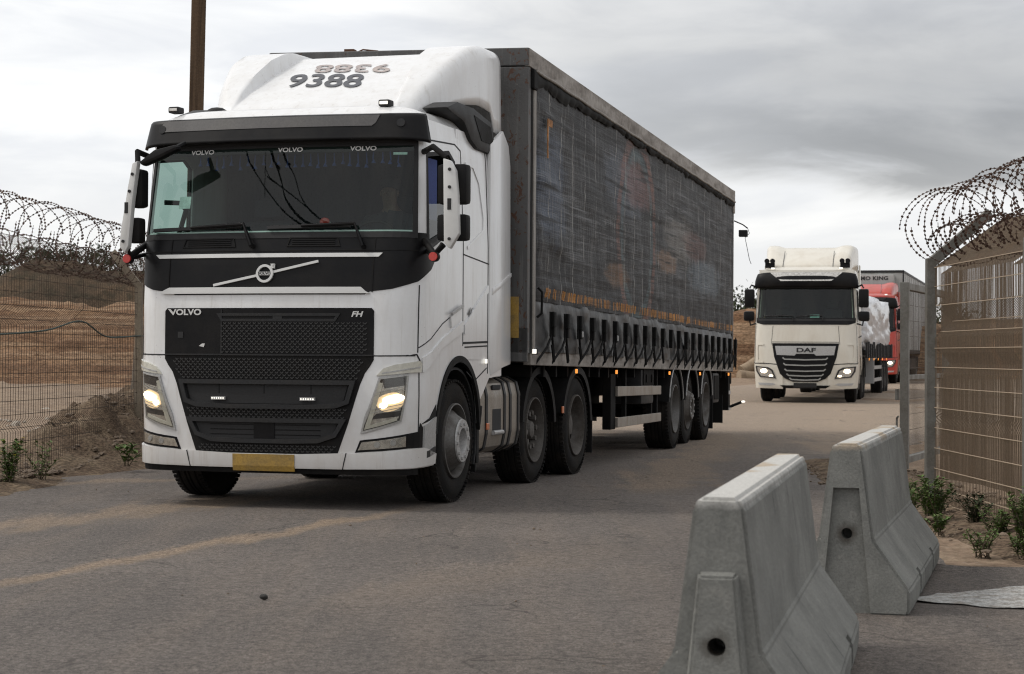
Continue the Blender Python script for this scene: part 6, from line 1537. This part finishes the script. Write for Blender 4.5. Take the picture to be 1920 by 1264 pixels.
# work lamp hanging by its cable at the rear top corner
m_ = MB(); m_.tube([(1.28, RY+.04, 3.62), (1.42, RY+.06, 3.56), (1.50, RY+.06, 3.50)], .010, 6); m_.box(1.36, 1.50, RY+.0, RY+.10, 3.36, 3.47, .012, M=None); wl = build(m_, 'work_lamp', dark, TL)
m_ = MB(); m_.tube([(1.50, RY+.05, 3.50), (1.53, RY+.05, 3.42), (1.46, RY+.05, 3.34), (1.49, RY+.05, 3.2), (1.53, RY+.05, 3.0), (1.56, RY+.05, 2.92)], .005, 5); build(m_, 'lamp_cable', strapm, wl)
WARP[0] = None
# ================================================================== SECOND TRUCK (cream white, facing the camera)
def far_truck(loc, rz, paint, label, kind):
    T = empty('truck', loc, rz, label, 'truck')
    S_ = Surf([(.25,.05), (.4,.0), (.9,-.01), (1.3,.0), (1.95,.04), (2.05,.07), (2.88,.24), (3.35,.36)], [(.25,1.24), (.9,1.29), (1.3,1.28), (2.0,1.26), (2.9,1.22), (3.35,1.16)], .88, .40, .50, .06)
    sd = S_.side; yb = sd(2.3); m_ = MB()
    ws = [(-1.12, 2.08), (1.12, 2.08), (1.09, 2.84), (-1.09, 2.84)]; sw = [(1.36, 2.02), (2.0, 2.15), (1.98, 2.78), (1.36, 2.78)]; swm = [(-a, b) for a, b in sw]
    patch(S_, [(-yb, 1.15), (yb, 1.15), (yb, 3.30), (-yb, 3.30)], 0, .03, holes=[ws, sw, swm], mb=m_, step=.1)
    arch = [(sd(1.38+.60*math.cos(a)), .55+.62*math.sin(a)) for a in [R(180-12*i) for i in range(16)]]
    for fl in (False, True): patch(S_, [(.55, .34), (1.2, .36), (sd(.76), .38), (sd(.77), .55)]+[p for p in arch if p[1] > .57]+[(sd(2.05), .8), (yb, .85), (yb, 1.15), (.55, 1.15)], 0, .03, mb=m_, flip=fl, step=.1)
    patch(S_, [(-.55, .42), (.55, .42), (.55, 1.15), (-.55, 1.15)], -.02, .02, mb=m_, step=.1)
    def rf(u, v):
        y = .36+1.94*v; e = abs(2*u-1); w_ = 1.16
        return (w_*(2*u-1), y+.06*e*e*(1-v), 3.30+.10*sm(v/.15)*(1-e**6))
    m_.grid(rf, 24, 10); m_.box(-1.2, 1.2, 2.28, 2.32, .9, 3.3)
    build(m_, 'cab_body', paint, T, True, 35)
    # fairing: low front rising to the box height, with raised cheeks
    def fr(u, v):
        y = .70+1.7*v; e = 2*u-1; a = abs(e); sg = 1 if e > 0 else -1
        h = 3.36+(.0 if v < .01 else .56*min(1, v/.62)**.75)*(1.0 if kind == 'a' else .75); k = h+.06*sm(v*4); wv_ = 1.02+.14*v
        if a < .55: x = sg*a/.55*(.55+.1*v); z = h
        elif a < .75: t = (a-.55)/.2; x = sg*((.55+.1*v)*(1-t)+(wv_-.12)*t); z = h+(k-h)*sm(t*1.5)
        elif a < .92: t = (a-.75)/.17*PI/2; x = sg*(wv_-.12+.12*math.sin(t)); z = k-.12*(1-math.cos(t))
        else: x = sg*(wv_+.01); z = (k-.12)*(1-(a-.92)/.08)+3.27*((a-.92)/.08)
        return (x, y+.12*e*e*(1-v), max(z, 3.26))
    m_ = MB(); m_.grid(fr, 60, 16); fo_ = build(m_, 'roof_fairing', paint, T, True, 50, solid=.01)
    m_ = MB()
    for x in (-.62, .62): m_.tube([(x, .68, 3.37), (x, .95, 3.55), (x, 1.4, 3.82)], .008, 5)
    build2(m_, 'fairing_seam', visg, fo_)
    m_ = MB()
    for x in (-1.0, -.86, .86, 1.0): m_.tube([(x, .50, 3.53), (x, .60, 3.53)], .062, 14); m_.tube([(x, .60, 3.53), (x, .74, 3.50)], .04, 10)
    for x in (-.93, .93): m_.box(x-.12, x+.12, .58, .64, 3.36, 3.49)
    build2(m_, 'air_horn', black, T, True) if kind == 'a' else m_.bm.free()
    m_ = MB()
    for x in (-.84, .84): m_.box(x-.045, x+.045, .38, .46, 3.325, 3.36, .01)
    build2(m_, 'roof_marker', ledon, T)
    # visor: dark with bright centre panel
    m_ = MB(); m_.grid(lambda u, v: S_.at(-1.30+2.6*u, 2.84+.36*v-.02*abs(2*u-1)**4, (.05+.13*math.sin(PI*(.15+v*.6)))*(1-.5*abs(2*u-1)**5)), 40, 8); vs_ = build(m_, 'sun_visor', black, T, True, 60, solid=.02)
    m_ = MB(); q_ = lambda s, z, o: S_.at(s, z, .185+o); patch(S_, [(-.60, 2.97), (.60, 2.97), (.68, 3.03), (.88, 3.19), (-.88, 3.19), (-.68, 3.03)], 0, .01, mb=m_, fn=q_); build(m_, 'visor_panel', lampcol if kind == 'a' else gplas, vs_)
    # windscreen
    m_ = MB(); patch(S_, [(-1.15, 2.04), (1.15, 2.04), (1.11, 2.87), (-1.11, 2.87)], .006, 0, mb=m_, step=.1); wz = build(m_, 'windscreen', glass, T, True, 60)
    build(stroke(S_, [(-1.15, 2.05), (1.15, 2.05), (1.12, 2.86), (-1.12, 2.86)], .055, .012, .012, closed=True), 'windscreen_seal', dark, wz)
    m_ = MB(); patch(S_, [(-1.21, 2.10), (-1.20, 1.98), (-1.0, 1.93), (1.0, 1.93), (1.20, 1.98), (1.21, 2.10)], .008, .02, mb=m_); build(m_, 'windscreen_cowl', black, T)
    m_ = MB()
    for a, b, c in ((-.30, -1.0, -.35), (.42, -.2, .38)): m_.tube([S_.at(a, 2.02, .03), S_.at(a-.02, 2.14, .05), S_.at((b+c)/2, 2.15, .045)], .014, 6); stroke(S_, [(b, 2.135), (c, 2.15)], .022, .035, .02, mb=m_)
    build(m_, 'wiper', dark, T)
    m_ = MB(); m_.box(.10, .33, .18, .20, 2.10, 2.18, .004); build(m_, 'dash_card', mat('pale_card', (.35,.55,.5), .6), T)
    m_ = MB(); m_.box(-1.12, 1.12, .35, .8, 1.5, 2.05); m_.box(-1.12, 1.12, 1.6, 1.66, 1.4, 3.2)
    for x in (-.6, .6): m_.box(x-.25, x+.25, 1.2, 1.4, 1.6, 2.35, .06); m_.box(x-.13, x+.13, 1.22, 1.34, 2.36, 2.56, .04)
    build(m_, 'cab_interior', dark, T, True)
    # front panels
    m_ = MB(); stroke(S_, [(-.80, 1.90), (-.84, 1.44)], .010, .003, .006, mb=m_); stroke(S_, [(.80, 1.90), (.84, 1.44)], .010, .003, .006, mb=m_); stroke(S_, [(-.82, 1.50), (.82, 1.50)], .012, .003, .006, mb=m_)
    for f in (1, -1): stroke(S_, [(f*.62, .94), (f*.98, .97), (f*1.25, .97), (f*1.3, 1.0)], .022, .003, .006, mb=m_); stroke(S_, [(f*1.25, 1.0), (f*1.26, 1.9)], .010, .003, .006, mb=m_)
    build(m_, 'panel_gap', dark, T)
    m_ = MB(); patch(S_, [(-.82, 1.47), (.82, 1.47), (.76, 1.12), (.62, .72), (.50, .60), (.30, .52), (-.30, .52), (-.50, .60), (-.62, .72), (-.76, 1.12)], .010, .04, mb=m_); gr = build(m_, 'grille', black, T)
    m_ = MB()
    for z, w_ in ((1.06, .55), (.92, .53), (.78, .50), (.66, .45), (.56, .38)):
        m2 = stroke(S_, [(-w_, z+.055), (-w_+.05, z+.015), (0, z), (w_-.05, z+.015), (w_, z+.055)], .030, .05, .045, mb=m_)
    build(m_, 'grille_bar', mat('grille_bar_'+kind, (.30,.30,.29), .4, .4), gr, True, 60)
    m_ = MB(); patch(S_, [(-.74, 1.40), (.74, 1.40), (.70, 1.18), (.26, 1.165), (.22, 1.21), (-.22, 1.21), (-.26, 1.165), (-.70, 1.18)], .030, .03, mb=m_); bp = build(m_, 'badge_panel', silver, gr, True)
    if kind == 'a': text_on(S_, 'DAF', .145, .02, 1.295, 'badge_lettering', dark, bp, off=.038, bold=.005, sx=1.75)
    for f in (1, -1):
        build(stroke(S_, [(f*.98, 1.44), (f*1.12, 1.44), (f*1.14, 1.38), (f*1.12, 1.04), (f*1.06, 1.0), (f*.98, 1.0)], .035, .018, .02), 'corner_deflector', paint, T, True, 60)
        hl = [(.72, .60), (.80, .80), (.90, .87), (1.17, .90), (1.16, .78), (1.06, .64)]
        m_ = MB(); patch(S_, [(f*a, b) for a, b in hl], .006, .03, mb=m_); ho = build(m_, 'headlight', dark, T)
        m_ = MB(); patch(S_, [(f*a, b) for a, b in [(.76, .62), (.84, .79), (.93, .85), (1.13, .875), (1.12, .79), (1.04, .66)]], .010, .003, mb=m_); build(m_, 'reflector', lampcol, ho)
        m_ = MB(); m_.ball(S_.at(f*.97, .785, .02), .085, .02, .055); m_.ball(S_.at(f*.84, .665, .016), .05, .015, .022); build(m_, 'bulb', lampon, ho, True)
        build(stroke(S_, [(f*a, b) for a, b in hl], .014, .018, .016, closed=True), 'lamp_rim', visg, ho)
        m_ = MB(); patch(S_, [(f*a, b) for a, b in [(.72, .45), (.80, .485), (1.14, .49), (1.10, .44), (.85, .42)]], .008, .02, mb=m_); build(m_, 'fog_lamp', silver, T)
        m_ = MB(); mx = f*1.40; m_.tube([S_.at(f*1.28, 2.86, 0), (f*1.36, .28, 2.92), (mx, .26, 2.84)], .022, 8); m_.tube([S_.at(f*1.3, 1.96, 0), (f*1.38, .28, 1.92), (mx, .26, 2.05)], .022, 8); ma = build(m_, 'mirror', black, T, True)
        m_ = MB(); m_.box(min(mx-f*.12, mx+f*.13), max(mx-f*.12, mx+f*.13), .22, .36, 2.36, 2.82, .05); m_.box(min(mx-f*.12, mx+f*.15), max(mx-f*.12, mx+f*.15), .22, .36, 2.02, 2.27, .06); build(m_, 'mirror_head', black, ma, True, 50)
        m_ = MB(); patch(S_, [(f*a, b) for a, b in sw], -.01, 0, mb=m_); build(m_, 'side_window', sglass, T)
        m_ = MB()
        for w_ in (0,): stroke(S_, [(f*a, b) for a, b in sw], .04, .006, .02, closed=True, mb=m_)
        stroke(S_, [(f*sd(1.25), 1.1), (f*sd(1.25), 2.95)], .012, .003, .006, mb=m_); stroke(S_, [(f*sd(.5), 1.62), (f*sd(2.2), 1.68)], .03, .006, .01, mb=m_); build(m_, 'side_seal', dark, T)
        wheel(T, f*1.20, 1.38, f, 'steer', low=True)
        for i, y in enumerate((3.9, 5.2)):
            wheel(T, f*1.22, y, f, 'drive', low=True)
            m_ = MB(); mudguard(m_, f*.7, f*1.235, y, .54, .60, 5, 172, .06, 12); build(m_, 'mudguard', plas, T, True, 45)
        m_ = MB(); m_.box(min(f*.6, f*1.2), max(f*.6, f*1.2), 2.25, 3.15, .42, 1.02, .06); build(m_, 'fuel_tank', alu, T, True)
        m_ = MB(); m_.box(min(f*1.19, f*1.22), max(f*1.19, f*1.22), 2.3, 2.75, .9, 3.5, .01); build(m_, 'side_extender', paint, T)
    m_ = MB(); m_.box(-1.0, 1.0, .3, 2.0, .45, 1.1, .03); m_.box(-.45, .45, .5, 6.2, .7, 1.0); 
    for y in (1.38, 3.9, 5.2): m_.cyl((-1, y, .52), (1, y, .52), .08)
    patch(S_, [(-.5, .36), (.5, .36), (.62, .43), (-.62, .43)], .012, .03, mb=m_)
    build(m_, 'chassis', under, T)
    m_ = MB(); patch(S_, [(-.28, .37), (.28, .37), (.28, .49), (-.28, .49)], .03, .01, mb=m_); build(m_, 'number_plate', gplas, T)
    return T
T2 = (7.24, 47.0, gz(0, 47)+.02)
far_truck(T2, -.225, cream, 'cream white truck with four air horns and headlights on, second in the queue', 'a')
# flatbed trailer behind it
FB_ = empty('flatbed_trailer', (T2[0], T2[1], T2[2]), -.25, 'low dark flatbed trailer pulled by the cream white truck', 'trailer')
m_ = MB(); m_.box(-1.25, 1.25, 3.0, 16.0, 1.20, 1.32, .01); build(m_, 'load_bed', under, FB_)
m_ = MB(); m_.box(-.5, -.38, 3.4, 15.8, .8, 1.2); m_.box(.38, .5, 3.4, 15.8, .8, 1.2)
for y in (11.2, 12.5, 13.8): m_.cyl((-1, y, .52), (1, y, .52), .08)
build(m_, 'chassis_frame', under, FB_)
rr = random.Random(40)
for f in (1, -1):
    for y in (11.2, 12.5, 13.8): wheel(FB_, f*1.23, y, f, 'drive', low=True, wd=.34)
    m_ = MB(); m_.box(min(f*1.22, f*1.25), max(f*1.22, f*1.25), 7, 10.4, .45, .55); m_.box(min(f*1.22, f*1.25), max(f*1.22, f*1.25), 7, 10.4, .8, .9); m_.box(min(f*.9, f*1.24), max(f*.9, f*1.24), 6.9, 7.1, .4, 1.2)
    build(m_, 'side_guard', silver, FB_)
    m_ = MB(); y = 3.2
    while y < 15.8:
        m_ = MB(); m_.box(min(f*1.25, f*1.31), max(f*1.25, f*1.31), y, y+.16, 1.12, 1.50+rr.uniform(0, .06), .01); build(m_, 'stanchion', gplas, FB_); y += .75
    for y in (4.6, 6.6, 8.6, 10.6, 12.8): m_ = MB(); m_.box(min(f*1.25, f*1.265), max(f*1.25, f*1.265), y, y+.10, 1.05, 1.11); build(m_, 'side_marker', amberon, FB_)
# shrink-wrapped load
wrapm = mat('white_wrap', (.60,.61,.63), .3, coat=.4, dirt=(.46,.47,.50), dirt_amt=.8, dscale=(3,3,.6), dnoise=2.5, bump=.9, bscale=6)
b = bmesh.new(); bmesh.ops.create_cube(b, size=2); bmesh.ops.subdivide_edges(b, edges=b.edges, cuts=22, use_grid_fill=True)
for v in b.verts:
    c = v.co.copy(); r_ = (abs(c.x)**8+abs(c.y)**8+abs(c.z)**8)**(1/8); c /= r_
    c.z = c.z if c.z > -.9 else -.9
    n_ = .055*fbm(c.x*1.5, c.y*9, c.z*2, 1.0, 5)+.03*fbm(c.x*5, c.y*18, c.z*.8, 1.2, 4)
    c *= 1+n_; c.z *= 1-.10*math.sin(c.y*7)*(1 if c.z > 0 else 0)
    v.co = Vector((c.x*1.28, 9.6+c.y*5.6, 1.32+.80*.9+c.z*.80))
o = build(b, 'wrapped_load', wrapm, smooth=True, angle=60); o.location = T2; o.rotation_euler = (0, 0, -.25)
tag(o, 'large load wrapped in crumpled white plastic on the flatbed trailer', 'cargo')
# ================================================================== THIRD TRUCK (red) with refrigerated trailer
T3 = (13.1, 71.2, gz(0, 71.2)+.02)
far_truck(T3, -.26, red, 'red truck third in the queue, half hidden behind the white wrapped load', 'b')
RT = empty('refrigerated_trailer', T3, -.275, 'tall pale box trailer with a cooling unit behind the red truck, seen through the gate', 'trailer')
boxm = mat('pale_box_panel', (.33,.33,.32), .5, dirt=(.20,.19,.17), dirt_amt=.7, dscale=(1,1,.4), dnoise=2)
m_ = MB(); m_.box(-1.28, 1.28, 3.2, 16.6, 1.15, 4.36, .03); bx = build(m_, 'box_body', boxm, RT)
m_ = MB(); m_.box(-1.29, 1.29, 3.18, 3.26, 4.28, 4.38, .01); m_.box(1.27, 1.295, 3.2, 16.6, 4.27, 4.37, .01); m_.box(1.24, 1.295, 3.18, 3.27, 1.15, 4.37, .01); m_.box(1.27, 1.292, 3.2, 16.6, 1.15, 1.30, .01)
for y in lots(4.3, 16.4, 11): m_.box(1.275, 1.286, y-.02, y+.02, 1.3, 4.28)
build(m_, 'box_frame', gplas, bx)
m_ = MB(); m_.box(-.95, .95, 2.85, 3.2, 3.0, 4.2, .06); ru = build(m_, 'cooling_unit', boxm, RT, True)
tm = text_mb('THERMO KING', .20, bold=.006, sx=1.2, spacing=1.05)
for v in tm.bm.verts: v.co = Vector((v.co.x-.12, 2.84, v.co.y+4.05))
build(tm, 'unit_lettering', dark, ru)
m_ = MB(); m_.box(-.5, -.38, 3.4, 16.2, .8, 1.15); m_.box(.38, .5, 3.4, 16.2, .8, 1.15); m_.box(-1.1, 1.1, 14.6, 16.4, .7, 1.15); m_.box(.7, 1.25, 5.8, 6.6, .4, 1.15); build(m_, 'chassis_frame', under, RT)
for f in (1, -1):
    for y in (11.4, 12.7, 14.0): wheel(RT, f*1.23, y, f, 'drive', low=True, wd=.34)
    m_ = MB(); m_.box(min(f*1.22, f*1.25), max(f*1.22, f*1.25), 7, 10.6, .5, .95); build(m_, 'side_guard', gplas, RT)
